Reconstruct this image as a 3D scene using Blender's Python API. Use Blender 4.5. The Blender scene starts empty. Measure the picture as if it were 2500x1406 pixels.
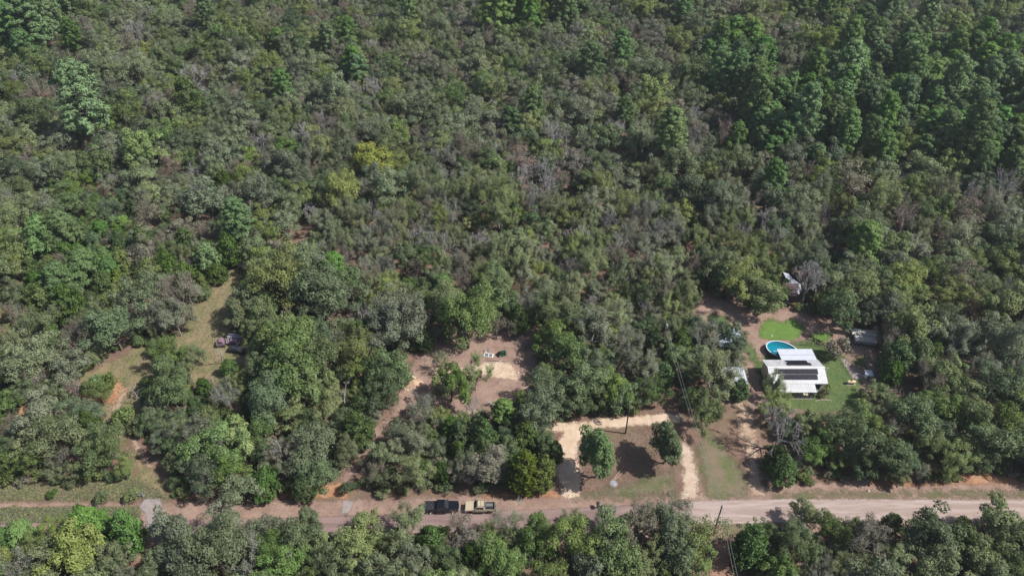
import bpy, bmesh, math, random
import numpy as np
from mathutils import Vector, Matrix

S = bpy.context.scene
C = S.collection
# ------------------------------------------------------------------ camera, sky, sun
FPX, PITCH, CAMH = 1853.0, math.radians(40.0), 119.4
cd = bpy.data.cameras.new('camera')
cam = bpy.data.objects.new('camera', cd)
C.objects.link(cam)
cd.sensor_width = 36.0
cd.lens = 36.0 * FPX / 2500.0
cd.clip_start, cd.clip_end = 1.0, 6000.0
cam.location = (0, 0, CAMH)
cam.rotation_euler = (math.radians(90) - PITCH, 0, 0)
S.camera = cam
SUN_EL = math.radians(50)
SUN_AZ = math.atan2(0.985, -0.17)            # clockwise from +Y
w = bpy.data.worlds.new('World')
S.world = w
w.use_nodes = True
nt = w.node_tree
nt.nodes.clear()
sk = nt.nodes.new('ShaderNodeTexSky')
sk.sky_type = 'NISHITA'
sk.sun_disc = False
sk.sun_elevation = SUN_EL
sk.sun_rotation = SUN_AZ
sk.air_density, sk.dust_density = 1.0, 1.5
bg = nt.nodes.new('ShaderNodeBackground')
bg.inputs['Strength'].default_value = 0.09
out = nt.nodes.new('ShaderNodeOutputWorld')
nt.links.new(sk.outputs[0], bg.inputs[0])
nt.links.new(bg.outputs[0], out.inputs[0])
sd = bpy.data.lights.new('sun', 'SUN')
sd.energy = 4.6
sd.angle = math.radians(0.5)
sd.color = (1.0, 0.97, 0.925)
sun = bpy.data.objects.new('sun', sd)
C.objects.link(sun)
tosun = Vector((math.sin(SUN_AZ) * math.cos(SUN_EL), math.cos(SUN_AZ) * math.cos(SUN_EL), math.sin(SUN_EL)))
sun.rotation_euler = tosun.to_track_quat('Z', 'Y').to_euler()
sun.location = (60, -20, 160)
vs = S.view_settings
vs.view_transform, vs.look, vs.exposure, vs.gamma = 'Standard', 'None', 0.42, 1.0
vs.use_curve_mapping = False
S.cycles.max_bounces = 6
S.cycles.diffuse_bounces = 3
S.cycles.transparent_max_bounces = 12
S.cycles.use_denoising = True
S.cycles.denoiser = 'OPENIMAGEDENOISE'
S.cycles.denoising_prefilter = 'ACCURATE'

# ------------------------------------------------------------------ pixel <-> place
CP, SP = math.cos(PITCH), math.sin(PITCH)
def at(px, py, z=0.0):
    xr = (px - 1250.0) / FPX
    yu = -(py - 703.0) / FPX
    dz = -SP + yu * CP
    t = (z - CAMH) / dz
    return Vector((xr * t, (CP + yu * SP) * t, z))
def proj(x, y, z=0.0):
    dz = z - CAMH
    dep = y * CP - dz * SP
    return 1250 + FPX * x / dep, 703 - FPX * (y * SP + dz * CP) / dep, FPX / dep

# ------------------------------------------------------------------ materials
def nodes_mat(name):
    m = bpy.data.materials.new(name)
    m.use_nodes = True
    t = m.node_tree
    t.nodes.clear()
    return m, t
def mth(t, op, a, b=None, c=None, clamp=False):
    n = t.nodes.new('ShaderNodeMath')
    n.operation = op
    n.use_clamp = clamp
    for i, v in enumerate((a, b, c)):
        if v is None: continue
        if isinstance(v, (int, float)): n.inputs[i].default_value = v
        else: t.links.new(v, n.inputs[i])
    return n.outputs[0]
def noise(t, scale, detail=4, rough=0.55, vec=None, dist=0.0):
    n = t.nodes.new('ShaderNodeTexNoise')
    n.inputs['Scale'].default_value = scale
    n.inputs['Detail'].default_value = detail
    n.inputs['Roughness'].default_value = rough
    n.inputs['Distortion'].default_value = dist
    if vec is not None: t.links.new(vec, n.inputs['Vector'])
    return n.outputs['Fac']
def sstep(t, v, a, b):
    n = t.nodes.new('ShaderNodeMapRange')
    n.interpolation_type = 'SMOOTHSTEP'
    n.inputs['From Min'].default_value, n.inputs['From Max'].default_value = a, b
    t.links.new(v, n.inputs['Value'])
    return n.outputs[0]
def mixc(t, f, a, b):
    n = t.nodes.new('ShaderNodeMix')
    n.data_type = 'RGBA'
    if isinstance(f, (int, float)): n.inputs[0].default_value = f
    else: t.links.new(f, n.inputs[0])
    for i, v in ((6, a), (7, b)):
        if isinstance(v, tuple): n.inputs[i].default_value = (v[0], v[1], v[2], 1)
        else: t.links.new(v, n.inputs[i])
    return n.outputs[2]
def principled(t, col, rough=0.7, metal=0.0, spec=0.3, normal=None):
    p = t.nodes.new('ShaderNodeBsdfPrincipled')
    if isinstance(col, tuple): p.inputs['Base Color'].default_value = (col[0], col[1], col[2], 1)
    else: t.links.new(col, p.inputs['Base Color'])
    p.inputs['Roughness'].default_value = rough
    p.inputs['Metallic'].default_value = metal
    p.inputs['Specular IOR Level'].default_value = spec
    if normal is not None: t.links.new(normal, p.inputs['Normal'])
    return p.outputs[0]
def output(t, sh):
    o = t.nodes.new('ShaderNodeOutputMaterial')
    t.links.new(sh, o.inputs[0])
def bump(t, h, dist, strength=0.6):
    b = t.nodes.new('ShaderNodeBump')
    b.inputs['Strength'].default_value = strength
    b.inputs['Distance'].default_value = dist
    t.links.new(h, b.inputs['Height'])
    return b.outputs[0]
def objcoord(t):
    return t.nodes.new('ShaderNodeTexCoord').outputs['Object']

def plain(name, col, rough=0.6, metal=0.0, spec=0.4, var=0.12, scale=3.0):
    m, t = nodes_mat(name)
    f = noise(t, scale, 4, 0.6, objcoord(t))
    a = tuple(max(0, c * (1 - var)) for c in col)
    b = tuple(c * (1 + var) for c in col)
    output(t, principled(t, mixc(t, sstep(t, f, 0.3, 0.7), a, b), rough, metal, spec))
    return m

def leaf_mat(name, dark, light, transl=0.20, rough=0.55, spec=0.3, hvar=0.016, vvar=0.55):
    m, t = nodes_mat(name)
    at_ = t.nodes.new('ShaderNodeAttribute')
    at_.attribute_name = 'tint'
    col = mixc(t, at_.outputs['Fac'], dark, light)
    oi = t.nodes.new('ShaderNodeObjectInfo')
    h = t.nodes.new('ShaderNodeHueSaturation')
    r = oi.outputs['Random']
    r2 = mth(t, 'FRACT', mth(t, 'MULTIPLY', r, 37.7))
    r3 = mth(t, 'FRACT', mth(t, 'MULTIPLY', r, 91.3))
    t.links.new(mth(t, 'MULTIPLY_ADD', r, 2 * hvar, 0.5 - hvar), h.inputs['Hue'])
    t.links.new(mth(t, 'MULTIPLY_ADD', r2, 0.4, 0.78), h.inputs['Saturation'])
    t.links.new(mth(t, 'MULTIPLY_ADD', r3, vvar, 1 - 0.5 * vvar), h.inputs['Value'])
    t.links.new(col, h.inputs['Color'])
    c = h.outputs[0]
    p = principled(t, c, rough, 0, spec)
    tr = t.nodes.new('ShaderNodeBsdfTranslucent')
    t.links.new(mixc(t, 0.35, c, (0.16, 0.17, 0.03)), tr.inputs['Color'])
    mx = t.nodes.new('ShaderNodeMixShader')
    mx.inputs[0].default_value = transl
    t.links.new(p, mx.inputs[1])
    t.links.new(tr.outputs[0], mx.inputs[2])
    output(t, mx.outputs[0])
    return m

LM = {
 'dark':   leaf_mat('leaf dark green', (0.056, 0.090, 0.038), (0.134, 0.182, 0.078)),
 'green':  leaf_mat('leaf green', (0.074, 0.120, 0.038), (0.170, 0.232, 0.076)),
 'grey':   leaf_mat('leaf grey green', (0.100, 0.126, 0.066), (0.215, 0.248, 0.138)),
 'olive':  leaf_mat('leaf olive', (0.104, 0.134, 0.046), (0.222, 0.260, 0.096)),
 'pale':   leaf_mat('leaf pale green', (0.130, 0.165, 0.086), (0.265, 0.310, 0.170)),
 'yg':     leaf_mat('leaf yellow green', (0.122, 0.164, 0.048), (0.240, 0.300, 0.098), hvar=0.015),
 'yellow': leaf_mat('leaf yellow', (0.205, 0.222, 0.046), (0.370, 0.385, 0.105), hvar=0.01, vvar=0.2),
 'wisp':   leaf_mat('leaf wispy olive', (0.112, 0.146, 0.052), (0.230, 0.270, 0.108)),
 'wispg':  leaf_mat('leaf wispy grey', (0.130, 0.150, 0.088), (0.250, 0.272, 0.168)),
 'brown':  leaf_mat('leaf brown', (0.135, 0.125, 0.086), (0.262, 0.238, 0.172), hvar=0.015),
 'rust':   leaf_mat('leaf rust', (0.140, 0.100, 0.068), (0.250, 0.180, 0.125), hvar=0.012),
 'pine':   leaf_mat('needles green', (0.080, 0.150, 0.045), (0.180, 0.300, 0.090), transl=0.2),
 'bright': leaf_mat('needles bright green', (0.096, 0.172, 0.046), (0.210, 0.335, 0.095), transl=0.2),
 'cedar':  leaf_mat('cedar green', (0.048, 0.092, 0.024), (0.128, 0.200, 0.050), transl=0.15),
 'cedaryg': leaf_mat('cedar yellow green', (0.078, 0.122, 0.024), (0.185, 0.252, 0.052), transl=0.15, hvar=0.02),
}
def bark_mat(name, a, b):
    m, t = nodes_mat(name)
    f = noise(t, 2.5, 5, 0.65, objcoord(t))
    oi = t.nodes.new('ShaderNodeObjectInfo')
    c = mixc(t, sstep(t, f, 0.3, 0.7), a, b)
    h = t.nodes.new('ShaderNodeHueSaturation')
    t.links.new(mth(t, 'MULTIPLY_ADD', oi.outputs['Random'], 0.5, 0.75), h.inputs['Value'])
    t.links.new(c, h.inputs['Color'])
    output(t, principled(t, h.outputs[0], 0.85, 0, 0.15))
    return m
BARK = bark_mat('bark brown grey', (0.085, 0.070, 0.058), (0.20, 0.175, 0.155))
TWIG = bark_mat('twig grey', (0.22, 0.205, 0.20), (0.40, 0.375, 0.365))
TWIGB = bark_mat('twig brown', (0.20, 0.155, 0.13), (0.33, 0.265, 0.23))
DEAD = bark_mat('dead wood pale', (0.24, 0.22, 0.21), (0.42, 0.40, 0.38))

# ------------------------------------------------------------------ mesh helpers
def mesh_from(name, v, quads=None, tris=None, mat=None, tint=None, smooth=False):
    me = bpy.data.meshes.new(name)
    v = np.asarray(v, np.float32)
    q = np.zeros((0, 4), np.int32) if quads is None else np.asarray(quads, np.int32)
    tr = np.zeros((0, 3), np.int32) if tris is None else np.asarray(tris, np.int32)
    me.vertices.add(len(v))
    me.vertices.foreach_set('co', v.ravel())
    nl = q.size + tr.size
    me.loops.add(nl)
    me.loops.foreach_set('vertex_index', np.concatenate([q.ravel(), tr.ravel()]))
    me.polygons.add(len(q) + len(tr))
    st = np.concatenate([np.arange(len(q)) * 4, q.size + np.arange(len(tr)) * 3]).astype(np.int32)
    me.polygons.foreach_set('loop_start', st)
    if smooth: me.polygons.foreach_set('use_smooth', np.ones(len(q) + len(tr), bool))
    if tint is not None:
        a = me.attributes.new('tint', 'FLOAT', 'POINT')
        a.data.foreach_set('value', np.asarray(tint, np.float32))
    if mat is not None: me.materials.append(mat)
    me.update()
    me.validate()
    return me

def unit(a):
    return a / np.maximum(np.linalg.norm(a, axis=-1, keepdims=True), 1e-9)

def leaves_mesh(name, c, n, size, rng, aspect=0.62, along=None, tint=None, mat=None):
    N = len(c)
    n = unit(n)
    if along is None: along = rng.normal(size=(N, 3))
    t = along - n * (along * n).sum(1, keepdims=True)
    t = unit(t)
    b = np.cross(n, t)
    s = size[:, None] * 0.5
    a = aspect if np.isscalar(aspect) else aspect[:, None]
    fold = n * s * 0.35
    v = np.stack([c - t * s, c + b * s * a + fold * 0.6, c + t * s, c - b * s * a + fold * 0.6], 1).reshape(-1, 3)
    q = np.arange(N * 4).reshape(-1, 4)
    tn = rng.random(N) if tint is None else tint
    return mesh_from(name, v, quads=q, mat=mat, tint=np.repeat(np.clip(tn, 0, 1), 4))

def tubes_mesh(name, segs, sides, mat):
    """segs: rows (x0 y0 z0 x1 y1 z1 r0 r1)"""
    s = np.asarray(segs, float)
    p0, p1, r0, r1 = s[:, 0:3], s[:, 3:6], s[:, 6:7], s[:, 7:8]
    d = unit(p1 - p0)
    ref = np.where(np.abs(d[:, 2:3]) > 0.9, np.array([[1.0, 0, 0]]), np.array([[0, 0, 1.0]]))
    a = unit(np.cross(d, ref))
    b = np.cross(d, a)
    ang = np.arange(sides) * 2 * np.pi / sides
    ring = a[:, None, :] * np.cos(ang)[None, :, None] + b[:, None, :] * np.sin(ang)[None, :, None]
    v = np.concatenate([p0[:, None] + ring * r0[:, None], p1[:, None] + ring * r1[:, None]], 1)
    k = np.arange(sides)
    base = np.stack([k, (k + 1) % sides, sides + (k + 1) % sides, sides + k], 1)
    q = (np.arange(len(s))[:, None, None] * 2 * sides + base[None]).reshape(-1, 4)
    return mesh_from(name, v.reshape(-1, 3), quads=q, mat=mat, smooth=sides > 4)

def grow(p, d, length, r, depth, rng, segs, tips, spread=0.6, kids=(2, 4), shrink=0.68, up=0.15, nseg=3, rmin=0.012):
    p = np.array(p, float)
    d = unit(np.array(d, float)[None])[0]
    for i in range(nseg):
        d = unit((d + rng.normal(size=3) * 0.16 + np.array([0, 0, up * 0.3]))[None])[0]
        q = p + d * length / nseg
        r2 = max(r * (1 - 0.45 / nseg), rmin)
        segs.append((*p, *q, r, r2))
        p, r = q, r2
        if depth > 0 and i < nseg - 1 and rng.random() < 0.45:
            dd = unit((d + rng.normal(size=3) * spread * 1.2)[None])[0]
            grow(p, dd, length * shrink * rng.uniform(0.6, 1), r * 0.55, depth - 1, rng, segs, tips, spread, kids, shrink, up, nseg, rmin)
    if depth > 0:
        for k in range(rng.integers(kids[0], kids[1])):
            dd = unit((d + rng.normal(size=3) * spread + np.array([0, 0, up]))[None])[0]
            grow(p, dd, length * shrink * rng.uniform(0.75, 1.1), max(r * 0.66, rmin), depth - 1, rng, segs, tips, spread, kids, shrink, up, nseg, rmin)
    else:
        tips.append(p)

# ------------------------------------------------------------------ tree prototypes (metres): shape -> dict(crown, trunk, R, H, hc)
PROTO = {}
def reg(key, crown, trunk, R, H, hc):
    PROTO[key] = dict(crown=crown, trunk=trunk, R=R, H=H, hc=hc)

def limbs_to(targets, fork_z, rng, r0=0.2, lean=None, sub=True):
    """trunk with a fork and limbs reaching the clump centres"""
    segs = []
    lean = rng.normal(size=2) * 0.35 if lean is None else lean
    top = np.array([lean[0], lean[1], fork_z])
    pts = [np.array([0, 0, -0.15]), np.array([lean[0] * 0.3, lean[1] * 0.3, fork_z * 0.5]), top]
    rr = [r0 * 1.25, r0, r0 * 0.85]
    for i in range(2): segs.append((*pts[i], *pts[i + 1], rr[i], rr[i + 1]))
    nl = 6
    idx = rng.permutation(len(targets))
    hubs = []
    for i in idx[:nl]:
        h = top + (targets[i] - top) * 0.55 + rng.normal(size=3) * 0.25
        m = top + (h - top) * 0.5 + rng.normal(size=3) * 0.2
        segs.append((*top, *m, r0 * 0.55, r0 * 0.45))
        segs.append((*m, *h, r0 * 0.45, r0 * 0.33))
        hubs.append(h)
    hubs = np.array(hubs)
    for tg in targets:
        h = hubs[np.argmin(((hubs - tg) ** 2).sum(1))]
        m = h + (tg - h) * 0.5 + rng.normal(size=3) * 0.22
        segs.append((*h, *m, r0 * 0.27, r0 * 0.18))
        segs.append((*m, *tg, r0 * 0.18, r0 * 0.08))
    return segs

def make_oak(key, seed, R=4.5, H=10.0, nclump=34, leaf=0.36, nleaf=190, flat=1.0, loose=0.0, low=0.16, rs=1.0):
    rng = np.random.default_rng(seed)
    zc, hz = H * 0.56, H * 0.42 * flat
    cl, rad = [], []
    lob = rng.normal(size=(4, 3)) * 0.5
    tries = 0
    while len(cl) < nclump and tries < 4000:
        tries += 1
        d = unit(rng.normal(size=(1, 3)))[0]
        if d[2] < -0.55: continue
        k = 0.92 + 0.30 * math.sin(2 * math.atan2(d[1], d[0]) + lob[0, 1] * 6) + 0.22 * math.sin(3 * math.atan2(d[1], d[0]) + lob[0, 0] * 6) + 0.15 * math.sin(2 * math.atan2(d[1], d[0]) + lob[1, 0] * 6)
        rr = rng.uniform(0.62, 0.92) * k if rng.random() < 0.82 else rng.uniform(0.15, 0.6)
        c = np.array([d[0] * R * rr, d[1] * R * rr, zc + d[2] * hz * rr])
        r = R * rng.uniform(0.17, 0.31) * rs
        if cl and min(np.linalg.norm(c - x) for x in cl) < 0.55 * r + 0.25: continue
        cl.append(c); rad.append(r)
    cl, rad = np.array(cl), np.array(rad)
    P, N, SZ, T = [], [], [], []
    for c, r in zip(cl, rad):
        n = int(nleaf * (r / (R * 0.24 * rs)) ** 2)
        d = unit(rng.normal(size=(n, 3)))
        d[:, 2] = np.where(d[:, 2] < -0.35, -d[:, 2] * rng.random(n), d[:, 2])
        d = unit(d)
        rr = r * rng.uniform(0.55, 1.08, n) ** (0.7)
        ragged = 1 + 0.25 * np.sin(d[:, 0] * 5 + c[0] * 3) * np.sin(d[:, 1] * 5 + c[1] * 3)
        p = c + d * (rr * ragged)[:, None] * np.array([1.08, 1.08, 0.82])
        ct = rng.uniform(-0.16, 0.16)
        P.append(p)
        N.append(d * 0.9 + rng.normal(size=(n, 3)) * 0.42 + np.array([0, 0, 0.5]))
        SZ.append(leaf * rng.uniform(0.65, 1.35, n))
        T.append(0.5 + ct + rng.normal(size=n) * 0.2)
    if loose > 0:                                  # stray leaves between the clumps
        n = int(nleaf * nclump * loose)
        d = unit(rng.normal(size=(n, 3)))
        d[:, 2] = np.abs(d[:, 2]) * 1.2 - 0.35
        p = np.array([0, 0, zc]) + d * np.array([R, R, hz]) * (rng.random((n, 1)) ** 0.4) * 1.02
        P.append(p); N.append(d + rng.normal(size=(n, 3)) * 0.7); SZ.append(leaf * rng.uniform(0.6, 1.2, n)); T.append(0.5 + rng.normal(size=n) * 0.22)
    crown = leaves_mesh(key + ' crown', np.concatenate(P), np.concatenate(N), np.concatenate(SZ), rng, tint=np.concatenate(T))
    trunk = tubes_mesh(key + ' trunk', limbs_to(cl, H * low, rng, 0.2), 5, BARK)
    reg(key, crown, trunk, R, H, zc)

def make_wisp(key, seed, R=4.5, H=9.5, nl=6500, leaf=0.21, twigmat=None, depth=4, dens=1.0):
    """fine feathery crown on visible grey limbs"""
    rng = np.random.default_rng(seed)
    segs, tips = [], []
    fork = H * 0.2
    segs.append((0, 0, -0.15, 0.1, 0, fork, 0.2, 0.16))
    for k in range(6):
        a = k * 2 * math.pi / 6 + rng.uniform(-0.4, 0.4)
        e = rng.uniform(0.5, 1.25)
        d = (math.cos(a) * math.cos(e), math.sin(a) * math.cos(e), math.sin(e))
        grow((0.1, 0, fork), d, H * 0.29, 0.105, depth - 1, rng, segs, tips, spread=0.5, kids=(2, 4), shrink=0.70, up=0.10, rmin=0.022)
    s = np.array(segs)
    ext = np.percentile(np.hypot(s[:, 3], s[:, 4]), 96); hi = np.percentile(s[:, 5], 99)
    sc = np.array([R * 0.97 / ext, R * 0.97 / ext, (H * 0.97) / hi])
    s[:, 0:3] *= sc; s[:, 3:6] *= sc
    zc = H * 0.6
    fine = s[s[:, 6] < 0.055]
    fine = fine[fine[:, 5] > H * 0.16]
    n = int(nl * dens)
    i = rng.integers(0, len(fine), n)
    u = rng.random((n, 1))
    p = fine[i, 0:3] * (1 - u) + fine[i, 3:6] * u
    p = p + rng.normal(size=(n, 3)) * 0.26
    outd = unit((p - np.array([0, 0, zc * 0.7])))
    sz = leaf * rng.uniform(0.6, 1.5, n)
    crown = leaves_mesh(key + ' crown', p, outd * 0.8 + rng.normal(size=(n, 3)) * 0.5 + np.array([0, 0, 0.5]), sz, rng,
                        aspect=0.5, tint=0.5 + rng.normal(size=n) * 0.2 + 0.12 * np.sin(p[:, 0] * 1.7) * np.sin(p[:, 1] * 1.9))
    trunk = tubes_mesh(key + ' trunk', s, 3, twigmat or TWIG)
    reg(key, crown, trunk, R, H, zc)

def make_bare(key, seed, R=4.0, H=9.0, depth=5, mat=None, thick=0.2, leafy=0):
    rng = np.random.default_rng(seed)
    segs, tips = [], []
    fork = H * 0.22
    main = []
    segs.append((0, 0, -0.15, 0.08, 0.04, fork, thick, thick * 0.8))
    for k in range(5):
        a = k * 2 * math.pi / 5 + rng.uniform(-0.4, 0.4)
        e = rng.uniform(0.45, 1.3)
        d = (math.cos(a) * math.cos(e), math.sin(a) * math.cos(e), math.sin(e))
        grow((0.08, 0.04, fork), d, H * 0.27, thick * 0.6, depth - 1, rng, segs, tips, spread=0.55, kids=(2, 4), shrink=0.72, up=0.12, rmin=0.03)
    s = np.array(segs)
    ext = np.percentile(np.hypot(s[:, 3], s[:, 4]), 95); hi = np.percentile(s[:, 5], 99)
    sc = np.array([R / ext, R / ext, H / hi])
    s[:, 0:3] *= sc; s[:, 3:6] *= sc
    trunk = s[s[:, 6] >= 0.055]
    fine = s[s[:, 6] < 0.055]
    crown = tubes_mesh(key + ' branches', fine, 3, mat or TWIG)
    tm = tubes_mesh(key + ' trunk', trunk, 5, mat or TWIG)
    reg(key, crown, tm, R, H, H * 0.6)

def make_snag(key, seed, H=9.0, R=2.2):
    rng = np.random.default_rng(seed)
    segs = []
    p = np.array([0, 0, -0.1]); d = np.array([rng.uniform(-0.12, 0.12), rng.uniform(-0.08, 0.08), 1.0]); r = 0.25
    br = []
    for i in range(7):
        d = unit((d + rng.normal(size=3) * 0.09)[None])[0]
        q = p + d * H / 7
        segs.append((*p, *q, r, r * 0.84))
        p, r = q, r * 0.84
        if i >= 2:
            for k in range(rng.integers(1, 3)):
                a = rng.uniform(0, 6.28)
                dd = np.array([math.cos(a), math.sin(a), rng.uniform(0.3, 0.9)])
                grow(p, dd, R * rng.uniform(0.45, 0.8), r * 0.5, 2, rng, br, [], spread=0.5, kids=(1, 3), shrink=0.6, up=0.1, nseg=2, rmin=0.022)
    tm = tubes_mesh(key + ' trunk', segs, 6, DEAD)
    cm = tubes_mesh(key + ' branches', br, 4, DEAD)
    reg(key, cm, tm, R, H, H * 0.6)

def make_pine(key, seed, R=3.3, H=15.0, base=0.36, leaf=0.5):
    rng = np.random.default_rng(seed)
    segs = []
    for i in range(8):
        z0, z1 = H * i / 8 - 0.1, H * (i + 1) / 8 - 0.1
        segs.append((0, 0, z0, 0, 0, z1, 0.2 * (1 - i / 9), 0.2 * (1 - (i + 1) / 9)))
    P, N, A, SZ, T = [], [], [], [], []
    z = H * base
    while z < H * 0.985:
        f = (z - H * base) / (H * (1 - base))
        prof = (math.sin(math.pi * min(1, 0.26 + f * 0.74)) ** 0.72) * (1 - 0.22 * f) + 0.10
        nb = rng.integers(5, 8)
        a0 = rng.uniform(0, 6.28)
        for k in range(nb):
            a = a0 + k * 6.283 / nb + rng.uniform(-0.3, 0.3)
            L = R * prof * rng.uniform(0.65, 1.12)
            up = 0.05 + 0.5 * f
            d = np.array([math.cos(a), math.sin(a), up])
            tip = np.array([0, 0, z]) + d * L
            segs.append((0, 0, z, *tip, 0.055, 0.02))
            for u in (0.5, 0.78, 1.0):
                if u == 0.5 and L < 1.4: continue
                c = np.array([0, 0, z]) + d * L * u + rng.normal(size=3) * 0.14
                r = (0.42 + 0.16 * R / 3.3) * rng.uniform(0.75, 1.25)
                n = int(52 * (r / 0.55) ** 2)
                dd = unit(rng.normal(size=(n, 3)) + np.array([0, 0, 0.55]) + np.array([d[0], d[1], 0]) * 0.5)
                P.append(c + dd * r * rng.uniform(0.35, 1.0, (n, 1)) * np.array([1.15, 1.15, 0.72]))
                A.append(dd)
                N.append(dd * 0.6 + rng.normal(size=(n, 3)) * 0.45 + np.array([d[0] * .3, d[1] * .3, 0.55]))
                SZ.append(leaf * rng.uniform(0.7, 1.25, n))
                T.append(np.clip(0.5 + rng.uniform(-0.15, 0.15) + rng.normal(size=n) * 0.18, 0, 1))
        z += H * 0.052 * rng.uniform(0.8, 1.2)
    crown = leaves_mesh(key + ' crown', np.concatenate(P), np.concatenate(N), np.concatenate(SZ), rng, aspect=0.34, along=np.concatenate(A), tint=np.concatenate(T))
    trunk = tubes_mesh(key + ' trunk', segs, 5, BARK)
    reg(key, crown, trunk, R, H, H * (base + 1) * 0.5)

def make_cedar(key, seed, R=2.5, H=7.0, n=5200, leaf=0.36, blunt=0.75):
    rng = np.random.default_rng(seed)
    nsp = 150                                     # sprays that rise and flare outwards
    P, N, A, SZ, T = [], [], [], [], []
    segs = [(0, 0, -0.1, 0, 0, H * 0.5, 0.15, 0.1), (0, 0, H * 0.5, 0, 0, H * 0.95, 0.1, 0.02)]
    for i in range(nsp):
        f = rng.random() ** 1.15
        z = H * (0.06 + 0.86 * f)
        prof = (1 - f ** 1.7) ** blunt * (0.72 + 0.28 * min(1, f * 5)) + 0.04
        a = rng.uniform(0, 6.283)
        L = R * prof * rng.uniform(0.78, 1.12)
        d = np.array([math.cos(a), math.sin(a), 0.0])
        base = np.array([0, 0, max(0.1, z - L * 0.45)])
        tip = np.array([0, 0, z]) + d * L + np.array([0, 0, 0.22 * L + 0.25])
        segs.append((*base, *(base * 0.3 + tip * 0.7), 0.03, 0.012))
        m = int(n / nsp * (0.5 + prof))
        u = rng.uniform(0.5, 1.0, (m, 1)) ** 0.7
        sp = 0.30 * (1.25 - u) + 0.06
        p = base * (1 - u) + tip * u + rng.normal(size=(m, 3)) * sp
        al = unit((tip - base)[None] + np.array([0, 0, 0.8]))
        P.append(p); A.append(np.repeat(al, m, 0) + rng.normal(size=(m, 3)) * 0.35)
        N.append(np.repeat(d[None], m, 0) * 0.6 + rng.normal(size=(m, 3)) * 0.5 + np.array([0, 0, 0.5]))
        SZ.append(leaf * rng.uniform(0.6, 1.35, m)); T.append(0.5 + rng.uniform(-0.2, 0.2) + rng.normal(size=m) * 0.17)
    crown = leaves_mesh(key + ' crown', np.concatenate(P), np.concatenate(N), np.concatenate(SZ), rng, aspect=0.4, along=np.concatenate(A), tint=np.concatenate(T))
    trunk = tubes_mesh(key + ' trunk', segs, 4, BARK)
    reg(key, crown, trunk, R, H, H * 0.5)

def make_shrub(key, seed, R=1.6, H=2.4, nclump=12, nleaf=90, leaf=0.25):
    rng = np.random.default_rng(seed)
    P, N, SZ, T, segs = [], [], [], [], []
    for k in range(nclump):
        d = unit(rng.normal(size=(1, 3)))[0]
        d[2] = abs(d[2]) - 0.25
        c = np.array([d[0] * R * 0.65, d[1] * R * 0.65, H * 0.5 + d[2] * H * 0.36])
        r = R * rng.uniform(0.26, 0.42)
        n = int(nleaf)
        dd = unit(rng.normal(size=(n, 3)))
        P.append(c + dd * r * rng.uniform(0.5, 1.1, (n, 1))); N.append(dd * 0.7 + rng.normal(size=(n, 3)) * 0.5 + np.array([0, 0, 0.3]))
        SZ.append(leaf * rng.uniform(0.6, 1.4, n)); T.append(0.5 + rng.uniform(-0.15, 0.15) + rng.normal(size=n) * 0.2)
        segs.append((0, 0, -0.05, *(c * 0.5), 0.03, 0.022)); segs.append((*(c * 0.5), *c, 0.022, 0.01))
    crown = leaves_mesh(key + ' foliage', np.concatenate(P), np.concatenate(N), np.concatenate(SZ), rng, tint=np.concatenate(T))
    trunk = tubes_mesh(key + ' stem', segs, 3, BARK)
    reg(key, crown, trunk, R, H, H * 0.5)

for i in range(6): make_oak('oak%d' % i, 11 + i, R=4.5, H=(10.4, 11.4, 10.8, 10.0, 11.8, 11.0)[i], nclump=(34, 42, 30, 38, 46, 36)[i], nleaf=(230, 205, 240, 215, 200, 225)[i], leaf=(0.34, 0.32, 0.38, 0.33, 0.30, 0.36)[i], loose=(0.02, 0.04, 0.01, 0.03, 0.05, 0.02)[i])
for i in range(4): make_oak('oak%d' % (6 + i), 121 + i, R=4.5, H=(9.2, 12.2, 10.2, 11.0)[i], nclump=(26, 30, 52, 24)[i], nleaf=(190, 170, 150, 210)[i], leaf=(0.34, 0.30, 0.30, 0.36)[i], loose=(0.10, 0.14, 0.03, 0.06)[i], rs=(0.85, 0.8, 0.8, 1.1)[i], flat=(1.0, 1.1, 0.85, 1.0)[i])
for i in range(2): make_oak('upright%d' % i, 25 + i, R=3.2, H=10.5, nclump=62, nleaf=210, leaf=0.34, flat=1.04, loose=0.09, low=0.14, rs=1.15)
for i in range(2): make_oak('sparse%d' % i, 31 + i, R=4.5, H=11.5, nclump=28, nleaf=95, leaf=0.33, loose=0.08, low=0.28)
for i in range(4): make_wisp('wisp%d' % i, 41 + i, nl=(9600, 8200, 8800, 10400)[i], leaf=0.24, H=10.6)
for i in range(2): make_wisp('thin%d' % i, 51 + i, nl=3000, depth=5, H=10.2, leaf=0.2, twigmat=TWIG)
for i in range(2): make_wisp('thinb%d' % i, 56 + i, nl=3600, depth=5, H=10.2, leaf=0.2, twigmat=TWIGB)
for i in range(4): make_pine('pine%d' % i, 61 + i, R=(3.3, 3.6, 3.0, 3.4)[i], H=(15, 14, 15.5, 14.5)[i], base=(0.36, 0.3, 0.4, 0.33)[i])
for i in range(2): make_pine('youngpine%d' % i, 71 + i, R=2.6, H=8.0, base=0.1, leaf=0.42)
for i in range(4): make_cedar('cedar%d' % i, 81 + i, R=(2.5, 2.7, 2.3, 2.6)[i], H=(7.2, 6.6, 7.6, 6.9)[i], blunt=(0.75, 0.6, 0.85, 0.7)[i])
for i in range(4): make_bare('bare%d' % i, 91 + i, mat=(TWIG, TWIG, TWIGB, TWIG)[i], depth=5)
for i in range(3): make_snag('snag%d' % i, 101 + i, H=(9, 8, 7)[i], R=(2.2, 2.6, 2.0)[i])
for i in range(3): make_shrub('shrub%d' % i, 111 + i)

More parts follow.
